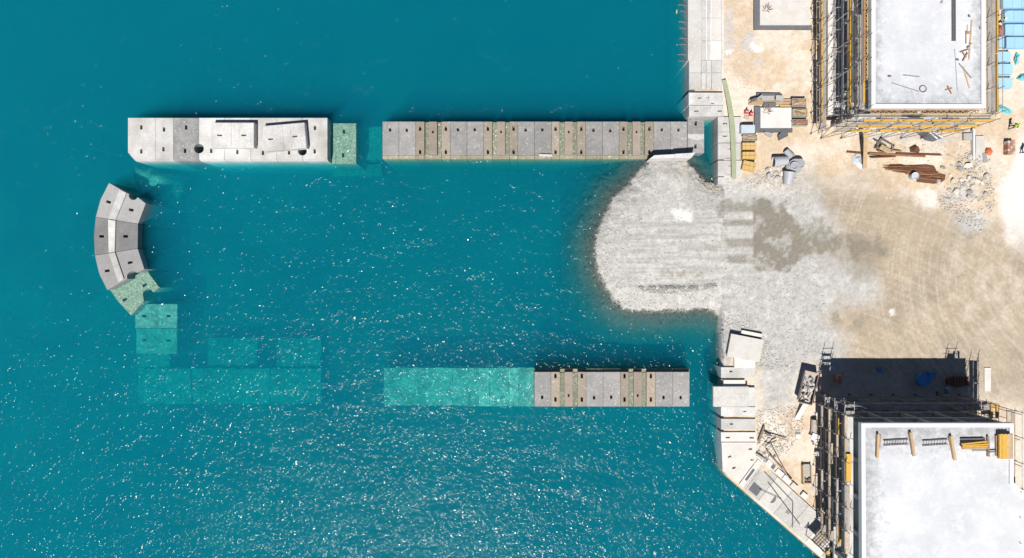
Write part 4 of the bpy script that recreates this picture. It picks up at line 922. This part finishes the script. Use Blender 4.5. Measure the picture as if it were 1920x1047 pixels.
def crate(label, cx, cy_, w, h, deg):
    t = thing('yellow_box', W(cx, cy_, ZL), label, 'box', 'yellow plywood boxes behind the quay'); z = ZL + .85
    block('body', rot_rect(cx, cy_, w, h, deg), z, ZL - .05, 'yellow_box', parent=t)
    c, s_ = math.cos(R(deg)), math.sin(R(deg))
    for u in (-.3, .02, .34):
        bar('lid_joint', W(cx + u * w * c + h * .48 * s_, cy_ + u * w * s_ - h * .48 * c, z + .012), W(cx + u * w * c - h * .48 * s_, cy_ + u * w * s_ + h * .48 * c, z + .012), .04, .02, 'offcuts', t)
    bar('lid_joint', W(cx - .48 * w * c, cy_ - .48 * w * s_, z + .016), W(cx + .48 * w * c, cy_ + .48 * w * s_, z + .016), .05, .02, 'offcuts', t)
crate('flat yellow plywood box next to the straw bin', 1405.5, 274, 26, 12.5, 0)
crate('yellow plywood box between the other two yellow boxes', 1405.5, 291.5, 26, 13, 0)
crate('bright yellow plywood box turned askew', 1405, 311, 24, 16, 12)
block('steel_box', rect(1390, 234, 1416, 249.5), ZL + 1.0, ZL - .05, 'tarp_pale', label='pale blue-grey steel box beside the small foundation slab', cat='box', group='bins and boxes behind the quay', chamfer=.05)
block('plate', rect(1431.5, 193, 1455, 202), ZL + .5, ZL + .4, 'membrane', label='dark grey plate lying on the beams above the small slab', cat='plate')
for i, (y, x0, x1) in enumerate(((189, 1404, 1483), (192.2, 1408, 1484), (194.8, 1404, 1480), (198.8, 1462, 1484))): beam(W(x0, y, ZL + .2), W(x1, y + random.uniform(-1, 1), ZL + .2), ORD[i] + ' pale timber of the row above the small slab', .18, .2, 'timber', 'timber', 'timbers above the small slab', 'timber')
t = thing('formwork_heap', W(1445, 182, ZL), 'heap of dark formwork panels above the timber row', 'formwork')
for i, (x, y, w_, h_, dg, mt) in enumerate(((1442, 178, 46, 6, 1, 'membrane'), (1440, 184, 24, 9, 0, 'bare_concrete'), (1462, 184, 14, 10, 5, 'bare_concrete'), (1414, 187, 10, 5, -20, 'dark_steel'), (1425, 183, 12, 5, -35, 'board_grey'))): block('panel', rot_rect(x, y, w_, h_, dg), ZL + .35 + .13 * i, ZL + .1 + .13 * i, mt, parent=t)
block('membrane_sheet', [(1459, 254), (1467, 246), (1476, 240), (1478, 255), (1462, 263)], ZL + .35, ZL - .05, 'membrane', label='dark crumpled sheet below the small slab', cat='sheet')
block('membrane_sheet', [(1430, 246), (1450, 250), (1446, 258), (1438, 254)], ZL + .3, ZL - .05, 'bare_concrete', label='grey torn sheet near the crumpled dark one', cat='sheet')
for i, (x, y) in enumerate(((1398.5, 210), (1407, 214))):
    t = thing('traffic_cone', W(x, y, ZL), ('red and white cone nearer the green belt', 'red and white cone nearer the steel box')[i], 'cone', 'red and white cones')
    def cone(z0, z1, r0, r1, mt, nm_):
        c = W(x, y, ZL); V = [(c.x + r0 * math.cos(a * .5236), c.y + r0 * math.sin(a * .5236), z0) for a in range(12)] + [(c.x + r1 * math.cos(a * .5236), c.y + r1 * math.sin(a * .5236), z1) for a in range(12)]
        mk(nm_, V, [(a, (a + 1) % 12, 12 + (a + 1) % 12, 12 + a) for a in range(12)] + [tuple(range(12, 24)), tuple(range(11, -1, -1))], mt, t)
    c = W(x, y, ZL); boxw('base', c.x - .24, c.y - .24, ZL - .04, c.x + .24, c.y + .24, ZL + .06, 'red_paint', t)
    cone(ZL + .062, ZL + .4, .2, .14, 'red_paint', 'lower_band'); cone(ZL + .402, ZL + .62, .14, .1, 'white_paint', 'white_band'); cone(ZL + .622, ZL + .95, .1, .03, 'red_paint', 'tip')
block('paving_slab', rot_rect(1400, 220, 9, 6, 20), ZL + .15, ZL - .05, 'bare_concrete', label='small grey slab on the sand below the cones', cat='slab')

def pipe(label, a, b, r0, r1, mat='grey_plastic', n=20):
    a, b = Vector(a), Vector(b); z = (b - a).normalized(); x = z.orthogonal().normalized(); y = z.cross(x)
    V = []; F = []
    for p, r in ((a, r0), (b, r1), (b, r1 * .88), (a, r0 * .88)): V += [p + (x * math.cos(2 * math.pi * k / n) + y * math.sin(2 * math.pi * k / n)) * r for k in range(n)]
    for j in range(4):
        for k in range(n): F.append((j * n + k, j * n + (k + 1) % n, ((j + 1) % 4) * n + (k + 1) % n, ((j + 1) % 4) * n + k))
    return mk('pipe_section', V, F, mat, label=label, cat='pipe', group='grey pipe sections dumped by the quay', smooth=False)
pipe('short fat grey pipe section lying on the sand side of the pipe heap', W(1450, 304, ZL + .55), W(1476, 301, ZL + .55), .60, .5)
pipe('tapering grey pipe section pointing into the grey stone', W(1481, 322, ZL + .7), W(1477, 346, ZL + .45), .72, .5)
t = thing('pipe_elbow', W(1488, 312, ZL), 'wide grey pipe elbow crowning the pipe heap', 'pipe', 'grey pipe sections dumped by the quay')
V = []; F = []; n = 22
for (x, y, z, r) in ((1486, 315, 1.0, .95), (1489, 312, 1.9, .92), (1493, 309, 2.3, .82), (1500, 306, 2.3, .6), (1500, 306, 2.2, .5), (1489, 311, 2.31, .48), (1489, 311, 2.45, .42), (1489, 311, 2.46, .05)):
    c = W(x, y, z); V += [(c.x + r * math.cos(2 * math.pi * k / n), c.y + r * .82 * math.sin(2 * math.pi * k / n), z) for k in range(n)]
F = [(j * n + k, j * n + (k + 1) % n, (j + 1) * n + (k + 1) % n, (j + 1) * n + k) for j in range(7) for k in range(n)] + [tuple(range(n)), tuple(range(7 * n, 8 * n))]
mk('elbow_body', V, F, 'grey_plastic', t)
ring('pipe_collar', W(1489, 311, 2.46), .4, .07, 'grey_plastic', None, None).parent = None
pc = bpy.data.objects['pipe_collar']; pc.parent = t; pc.location = pc.location - t.location
pipe('short crumpled grey pipe end above the fat section', W(1474, 283, ZL + .3), W(1485, 296, ZL + .5), .35, .45)
# rusty steel in front of the north shell
beam(W(1623.5, 247, ZL + 1.7), W(1621.5, 316, ZL + .25), 'long pale plank leaning down from the scaffold to the yard', .45, .08, 'timber', 'plank', None, 'plank')
for i, (x0, y0, x1, y1, w_) in enumerate(((1588, 285, 1665, 292, .16), (1630, 288, 1735, 294, .18), (1680, 288, 1765, 291, .14), (1640, 278, 1690, 284, .1), (1632, 296, 1680, 294, .1), (1645, 283, 1670, 290, .09))):
    beam(W(x0, y0, ZL + .15 + .06 * i), W(x1, y1, ZL + .2 + .06 * i), ORD[i] + ' rusty bar of the loose pile before the scaffold', w_, .14, 'rust' if i % 2 == 0 else 'rust_light', 'rusty_bar', 'rusty bars before the scaffold', 'bar')
t = thing('sheet_pile_stack', W(1715, 326, ZL), 'dark brown stack of rusty steel sheets on the sand', 'steel')
for i, (pl, zz) in enumerate((([(1668, 309), (1690, 308), (1704, 313), (1702, 322), (1682, 320), (1664, 317)], .12), ([(1703, 311), (1738, 309.5), (1752, 312), (1758, 324), (1704, 325)], .22), ([(1719, 325.5), (1760, 325), (1773, 328), (1771, 341), (1752, 345), (1720, 341)], .16))): block('steel_sheet', pl, ZL + zz, ZL - .05, 'rust', parent=t)
for i in range(46): x0 = random.uniform(1656, 1722); y0 = random.uniform(308, 320) + (x0 - 1656) * .16 * random.random() * 2; zz = ZL + random.uniform(.16, .3); bar('rebar', W(x0, y0, zz), W(x0 + random.uniform(28, 55), y0 + random.uniform(-1, 5), zz), .07, .06, random.choice(('rust', 'rust', 'rust_light')), t, 'tube')
o = mk('steel_lump', [(c + W(1713, 281, ZL)) for c in (Vector((-.6, -.35, 0)), Vector((.55, -.45, 0)), Vector((.65, .2, 0)), Vector((.05, .55, 0)), Vector((-.55, .3, 0)), Vector((-.3, -.2, .6)), Vector((.35, -.2, .65)), Vector((.1, .3, .6)))], [(0, 1, 2, 3, 4), (5, 6, 7), (0, 1, 6, 5), (1, 2, 6), (2, 3, 7, 6), (3, 4, 7), (4, 0, 5, 7)], 'rust', label='angular lump of rusty steel above the sheet stack', cat='steel')
t = thing('bucket', W(1709, 332, ZL), 'white round bucket at the edge of the rusty sheets', 'bucket')
c = W(1709, 332, ZL)
V, F = loft([([(c.x + .42 * math.cos(a * .3927), c.y + .42 * math.sin(a * .3927)) for a in range(16)], ZL + .75), ([(c.x + .36 * math.cos(a * .3927), c.y + .36 * math.sin(a * .3927)) for a in range(16)], ZL - .05)], [[(c.x + .37 * math.cos(a * .3927), c.y + .37 * math.sin(a * .3927)) for a in range(16)]], .1); mk('body', V, F, 'tarp_pale', t)
ring('rim', (c.x, c.y, ZL + .73), .4, .03, 'white_paint', None, None); rm = bpy.data.objects['rim']; rm.parent = t; rm.location = rm.location - t.location
def cloth(name, label, pts, z, mat, cat, amp=.18):
    V = []; F = []; n = len(pts); c = (sum(p[0] for p in pts) / n, sum(p[1] for p in pts) / n); V.append(W(*c, ZL + z)); 
    for k in (.35, .7, 1.0):
        for x, y in pts: V.append(W(c[0] + (x - c[0]) * k, c[1] + (y - c[1]) * k, ZL + z * (1.05 - k) + random.uniform(0, amp)))
    F = [(0, 1 + i, 1 + (i + 1) % n) for i in range(n)] + [(1 + j * n + i, 1 + j * n + (i + 1) % n, 1 + (j + 1) * n + (i + 1) % n, 1 + (j + 1) * n + i) for j in range(2) for i in range(n)]
    V += [v - Vector((0, 0, .04)) for v in V]; m_ = 1 + 3 * n; F += [tuple(m_ + q for q in reversed(f)) for f in F]
    return mk(name, V, F, mat, label=label, cat=cat)
cloth('sheet', 'crumpled pale blue sheet beside the leaning plank', [(1600, 292), (1608, 288), (1615, 292), (1614, 303), (1619, 312), (1614, 318), (1606, 310), (1598, 303)], .4, 'tarp_pale', 'sheet')
cloth('tarpaulin', 'teal tarpaulin crumpled on the sand by the shell corner', [(1868, 200), (1878, 197), (1896, 206), (1895, 214), (1888, 214), (1872, 206)], .3, 'tarp_teal', 'tarpaulin')
cloth('tarpaulin', 'teal tarpaulin heap below the short blue boards', [(1906, 148), (1914, 139), (1926, 137), (1926, 150), (1916, 152)], .5, 'tarp_teal', 'tarpaulin')
cloth('tarpaulin', 'twisted teal and white sheet next to the blue boards', [(1902, 112), (1907, 98), (1913, 103), (1909, 112), (1910, 121), (1904, 122)], .4, 'tarp_teal', 'tarpaulin')
cloth('net_heap', 'red-brown net heap between the person and blue boards', [(1867, 60), (1869, 49), (1877, 47), (1884, 56), (1885, 66), (1872, 68)], .7, 'red_net', 'net', .3)
cloth('orange_bag', 'crumpled orange bag on the sand', [(1846, 283), (1850, 277), (1858, 277), (1862, 285), (1857, 292), (1850, 290)], .5, 'orange_plastic', 'bag')
block('gate_panel', rot_rect(1847, 296, 7, 17, -4), ZL + .3, ZL - .03, 'galvanised', label='grey metal panel lying below the orange bag', cat='panel')
block('concrete_strip', rect(1825, 243, 1828.5, 300), ZL + .55, ZL - .05, 'parapet_white', label='thin white kerb running into the yard from the shell corner', cat='kerb')
block('concrete_pad', rect(1830, 255, 1846, 300), ZL + .2, ZL - .05, 'cast_slab', label='narrow pale pad beside the thin white kerb', cat='pad')
block('plate', rect(1807, 250, 1824, 263), ZL + .3, ZL - .05, 'bare_concrete', label='square grey plate beside the thin white kerb', cat='plate')
t = thing('folded_panels', W(1750, 252, ZL), 'grey sheet with two white laths at the scaffold foot', 'panels')
block('sheet', [(1722, 248), (1738, 243), (1768, 258), (1752, 265), (1738, 262)], ZL + .4, ZL - .05, 'membrane', parent=t)
for p, q in (((1738, 244), (1758, 261)), ((1743, 243), (1768, 259))): bar('lath', W(*p, ZL + .46), W(*q, ZL + .46), .14, .06, 'parapet_white', t)
t = thing('steel_trestle', W(1640, 270, ZL), 'tumbled steel trestle frame near the leaning plank', 'trestle')
for p, q in (((1653, 261), (1677, 274)), ((1640, 263), (1662, 274)), ((1655, 259), (1642, 276)), ((1677, 273), (1670, 284)), ((1643, 275), (1672, 284))): bar('leg', W(*p, ZL + .5), W(*q, ZL + .2), .12, .12, 'dark_steel', t)
block('side_plate', rot_rect(1660, 280, 20, 9, 30), ZL + .55, ZL + .45, 'straw', parent=t)
# blue insulation boards
GB = 'blue foam boards laid out on the sand'
for i, (x0, y0, x1, y1, lb) in enumerate(((1864, 69, 1883, 89, 'small blue foam board touching the scaffold above three others'), (1865, 97, 1895, 116, 'blue foam board, first of the three short ones by the scaffold'), (1866, 120, 1899, 139, 'blue foam board, middle one of the three short ones by the scaffold'),
     (1867, 146, 1898, 165, 'pale blue foam board, last of the three short ones by the scaffold'), (1881, -6, 1950, 15, 'long blue foam board farthest from the yard'), (1884, 20, 1950, 41, 'long blue foam board beside the person in yellow'),
     (1885, 46, 1950, 66, 'long blue foam board beside the red net heap'), (1887, 70, 1950, 90, 'long blue foam board with a dark lump on it'))):
    t = thing('foam_board', W((x0 + x1) / 2, (y0 + y1) / 2, ZL), lb, 'board', GB)
    for k in range(2 if x1 < 1910 else 4):
        n_ = 2 if x1 < 1910 else 4; a = x0 + (x1 - x0) * k / n_ + .15; b_ = x0 + (x1 - x0) * (k + 1) / n_ - .15
        block('sheet', [(a, y0), (b_, y0 - (1.2 if i > 4 else 0) * .2), (b_, y1), (a, y1)], ZL + .62, ZL + .12, 'foam_blue', parent=t)
    for xx in (x0 + 5, x1 - 6): bar('bearer', W(xx, y0 - 2.5, ZL + .06), W(xx, y1 + 2, ZL + .06), .14, .12, 'offcuts', t)
block('brick_pallet', rect(1889, 263, 1904, 290), ZL + .12, ZL - .03, 'timber', label='pallet of red bricks standing on the white dust', cat='pallet')
bp_ = bpy.data.objects['brick_pallet']
for i in range(3):
    for j in range(5): block('brick', rect(1890 + i * 4.6, 264 + j * 5.1, 1894.2 + i * 4.6, 268.7 + j * 5.1), ZL + .75 + random.uniform(0, .05), ZL + .13, 'brick_red' if (i + j) % 3 else 'concrete_pale', parent=bp_)

# ------------------------------------------------------------------ skip and gear south of the yard
def skip_container():
    cx, cy_, dg = 1516, 728, 13; z = ZL + 1.35
    t = thing('skip', W(cx, cy_, ZL), 'rusty skip full of mixed scrap beside the shaded wall', 'skip')
    c, s_ = math.cos(R(dg)), math.sin(R(dg)); L = lambda u, v: (cx + c * u - s_ * v, cy_ + s_ * u + c * v)
    O = [(-14, -31), (14, -31), (14, 31), (-14, 31)]; Bt = [(-12, -22), (12, -22), (12, 22), (-12, 22)]
    for i in range(4):
        j = (i + 1) % 4; a, b_ = O[i], O[j]; k = .90
        V = [W(*L(*a), z), W(*L(*b_), z), W(*L(*Bt[j]), ZL - .02), W(*L(*Bt[i]), ZL - .02), W(*L(a[0] * k, a[1] * .95), z), W(*L(b_[0] * k, b_[1] * .95), z), W(*L(Bt[j][0] * k, Bt[j][1] * k), ZL + .1), W(*L(Bt[i][0] * k, Bt[i][1] * k), ZL + .1)]
        mk('side', V, [(0, 1, 2, 3), (4, 7, 6, 5), (0, 4, 5, 1), (1, 5, 6, 2), (2, 6, 7, 3), (3, 7, 4, 0)], 'skip_paint' if i % 2 else 'skip_inside', t)
    block('load', [L(-12, -26), L(12, -26), L(12, 26), L(-12, 26)], ZL + .75, ZL + .05, 'stone_grey', parent=t)
    for k in range(34):
        p = W(*L(random.uniform(-9, 9), random.uniform(-20, 20)), ZL + .85 + random.uniform(0, .25)); a = random.uniform(0, 6.28); q = random.uniform(.15, .5)
        bar('scrap', p, p + Vector((math.cos(a) * q, math.sin(a) * q, random.uniform(-.05, .2))), random.uniform(.06, .25), .06, random.choice(('stone_white', 'white_paint', 'board_grey', 'dark_steel', 'tarp_pale', 'offcuts', 'rust_light')), t)
skip_container()
beam(W(1514, 752, ZL + 1.0), W(1494, 786, ZL + .1), 'wide pale plank leaning from the skip to the ground', .55, .08, 'cast_slab', 'plank', None, 'plank')
o = pipe('rolled pinkish mat lying by the sea scaffold', W(1527, 787, ZL + .35), W(1525.5, 815, ZL + .35), .36, .34, 'skip_inside'); o.name = 'rolled_mat'; o['category'] = 'mat'; del o['group']
block('perforated_sheet', rot_rect(1529, 821, 15, 13, 25), ZL + .8, ZL + .7, 'parapet_white', [pocket(1528, 819, 2, 2)], .05, label='white square panel with a hole propped by the rolled mat', cat='panel')
block('panel_prop', rot_rect(1529, 829, 5, 7, 25), ZL + .69, ZL - .05, 'cast_slab', label='pale block propping the white square panel', cat='block')
t = thing('mixing_trough', W(1512.5, 888, ZL), 'timber-framed trough with grey mortar on the sand', 'trough')
for x in (1504.5, 1519): bar('side', W(x, 872, ZL + .3), W(x + 1, 906, ZL + .3), .14, .6, 'timber', t)
bar('end', W(1504, 906, ZL + .3), W(1520.5, 906, ZL + .3), .2, .6, 'timber', t); block('mortar', [(1506, 871), (1518, 871), (1519, 902), (1506.5, 902)], ZL + .35, ZL - .05, 'bare_concrete', parent=t)
for p, q in (((1508, 898), (1513, 902)), ((1513, 902), (1519, 897))): bar('chute', W(*p, ZL + .5), W(*q, ZL + .5), .2, .12, 'dark_steel', t)
bar('white_board', W(1529, 851, ZL + .5), W(1545, 852, ZL + .5), .5, .08, 'cast_slab', label='short white board sticking out from the sea scaffold', cat='board')
bar('white_oval_bag', W(1491, 817.5, ZL + .1), W(1501, 817.5, ZL + .1), .6, .3, 'cast_slab', None, 'drum', label='white sack lying on the sand behind the quay', cat='sack')
for i, (p, q, w_) in enumerate((((1433, 800), (1422, 828), .22), ((1434, 812), (1447, 818), .2), ((1446, 817), (1476, 825), .1), ((1435, 835), (1456, 826), .12), ((1418, 853), (1436, 862), .18), ((1437, 846), (1487, 905), .07), ((1446, 836), (1480, 900), .05))):
    beam(W(*p, ZL + .3 + .05 * i), W(*q, ZL + .25 + .05 * i), ORD[i] + ' loose bar of the tangle behind the corner slab', w_, .12, ('offcuts', 'dark_steel', 'rust_light', 'dark_steel', 'board_grey', 'rust_light', 'galvanised')[i], 'loose_bar', 'tangle behind the corner slab', 'bar')
# things standing in the shadow of the south shell
def drum(label, px, py, r, h, mat, name='drum'):
    t = thing(name, W(px, py, ZL), label, 'drum', 'gear standing in the building shadow'); c = W(px, py, ZL)
    P = lambda r_: [(c.x + r_ * math.cos(a * .3927), c.y + r_ * math.sin(a * .3927)) for a in range(16)]
    V, F = loft([(P(r), ZL + h), (P(r), ZL - .05)], [P(r * .86)], .06); mk('body', V, F, mat, t)
drum('wide blue basin standing in the building shadow', 1728, 712, .75, .5, 'blue_drum'); drum('small grey drum near the rusty mesh in the shadow', 1775, 729, .28, .6, 'grey_plastic')
block('blue_crate', rect(1744, 699, 1754, 709), ZL + .6, ZL - .05, 'blue_drum', label='square blue crate next to the basin in the shadow', cat='crate'); block('blue_sack', rot_rect(1650.5, 694, 6, 10, 5), ZL + .4, ZL - .05, 'blue_drum', label='blue sack lying alone in the shadow', cat='sack')
t = thing('rebar_mats', W(1797, 716, ZL), 'stack of rusty reinforcement mats in the building shadow', 'rebar')
block('mat_stack', [(1776, 712), (1790, 706), (1815, 707), (1818, 722), (1795, 727), (1778, 722)], ZL + .35, ZL - .05, 'rust', parent=t)
for k in range(6): bar('rebar', W(1790, 707 + k * 3.4, ZL + .4), W(1818, 707 + k * 3.2, ZL + .4), .06, .06, 'rust_light', t, 'tube'); bar('rebar', W(1791 + k * 5, 705, ZL + .45), W(1791 + k * 5, 727, ZL + .45), .06, .06, 'rust_light', t, 'tube')
t = thing('brick_stack', W(1575, 711, ZL), 'small stack of pale red blocks at the shadow edge', 'bricks')
for k in range(4): block('brick', rect(1571.5, 704.5 + k * 3.8, 1579, 707.8 + k * 3.8), ZL + 1.0, ZL - .05, 'brick_red', parent=t)
block('pad', rect(1846, 690, 1858, 734), ZL + .12, ZL - .05, 'cast_slab', label='pale smeared concrete pad beside the building shadow', cat='pad')

# chunks of rubble large enough to tell apart
for i in range(46):
    x, y = (random.gauss(1812, 22), random.gauss(345, 26)) if i < 30 else (random.gauss(1445, 18), random.gauss(325, 8)) if i < 38 else (random.gauss(1438, 10), random.gauss(850, 12))
    p = W(x, y, ZL); o = bpy.data.objects.new('rubble_chunk', rock_mesh('stone_white' if i % 3 else 'stone_grey', i % 6)); C.objects.link(o); q = random.uniform(.35, .8)
    o.location = (p.x, p.y, gz(p.x, p.y) + q * .15); o.scale = (q * random.uniform(.8, 1.5), q, q * random.uniform(.6, 1)); o.rotation_euler = (random.uniform(-.4, .4), random.uniform(-.4, .4), random.uniform(0, 6.3))
    tag(o, ('angular chunk of broken concrete in the big rubble heap' if i < 30 else 'angular chunk of broken stone by the pipe heap' if i < 38 else 'angular chunk of rubble behind the corner slab'), 'rubble', 'chunks of rubble', 'thing')

# ------------------------------------------------------------------ people
def person(px, py, face, label, pose, z=ZL):
    c = W(px, py, z); t = thing('person', c, label, 'person', 'people on the site'); cf, sf = math.cos(face), math.sin(face)
    def sk(name, pts, edges, mat, sub=1):
        me = bpy.data.meshes.new(name); me.from_pydata([(x * cf - y * sf, x * sf + y * cf, zz) for x, y, zz, r in pts], edges, []); o = bpy.data.objects.new(name, me); C.objects.link(o); o.parent = t
        md = o.modifiers.new('skin', 'SKIN'); md.use_smooth_shade = True
        for v, p in zip(me.skin_vertices[0].data, pts): v.radius = (p[3], p[3]); v.use_root = False
        me.skin_vertices[0].data[0].use_root = True
        o.modifiers.new('sub', 'SUBSURF').levels = sub; o.modifiers['sub'].render_levels = sub; me.materials.append(MATS[mat]); return o
    st = pose
    body = [(0, 0, .95, .15), (0, 0, 1.15, .14), (0, 0, 1.38, .15), (0, 0, 1.5, .06), (.02, 0, 1.6, .095), (.02, 0, 1.72, .085),
            (0, .1, .9, .09), (.1 * st, .12, .5, .065), (-.02 + .05 * st, .12, .08, .05), (.14 + .05 * st, .12, .04, .045),
            (0, -.1, .9, .09), (-.06 * st, -.12, .5, .065), (-.16 * st, -.12, .08, .05), (-.02 - .16 * st, -.12, .04, .045),
            (0, .2, 1.42, .06), (.04, .27, 1.14, .05), (.22 * st, .25, .95, .04), (.29 * st, .24, .9, .04), (0, -.2, 1.42, .06), (.02, -.27, 1.14, .05), (.2 * st, -.25, .97, .04), (.27 * st, -.24, .92, .04)]
    ed = [(0, 1), (1, 2), (2, 3), (3, 4), (4, 5), (0, 6), (6, 7), (7, 8), (8, 9), (0, 10), (10, 11), (11, 12), (12, 13), (2, 14), (14, 15), (15, 16), (16, 17), (2, 18), (18, 19), (19, 20), (20, 21)]
    sk('body', body, ed, 'dark_cloth')
    sk('vest', [(0, 0, 1.0, .175), (0, 0, 1.2, .17), (0, 0, 1.42, .175), (0, .17, 1.46, .085), (0, -.17, 1.46, .085)], [(0, 1), (1, 2), (2, 3), (2, 4)], 'vest_yellow')
    sk('face', [(.05, 0, 1.58, .075), (.06, 0, 1.66, .08), (.14, 0, 1.64, .02)], [(0, 1), (1, 2)], 'skin')
    h = bpy.data.objects.new('helmet', rock_mesh('white_paint', 0)); C.objects.link(h)
    bm_ = bmesh.new(); bmesh.ops.create_uvsphere(bm_, u_segments=14, v_segments=8, radius=.135); bmesh.ops.delete(bm_, geom=[v for v in bm_.verts if v.co.z < -.02], context='VERTS')
    me = bpy.data.meshes.new('helmet'); bm_.to_mesh(me); bm_.free(); me.materials.append(MATS['vest_yellow' if st > .5 else 'white_paint']); h.data = me; h.parent = t; h.location = (.02 * cf, .02 * sf, 1.7)
person(1891, 240, .5, 'person in a yellow-green vest walking across the sand', 1.0)
person(1866, 45, -.3, 'person in a yellow-green vest standing by the long blue boards', .4)
person(1914, 287, 2.2, 'person in a vest standing beside the brick pallet', .7)
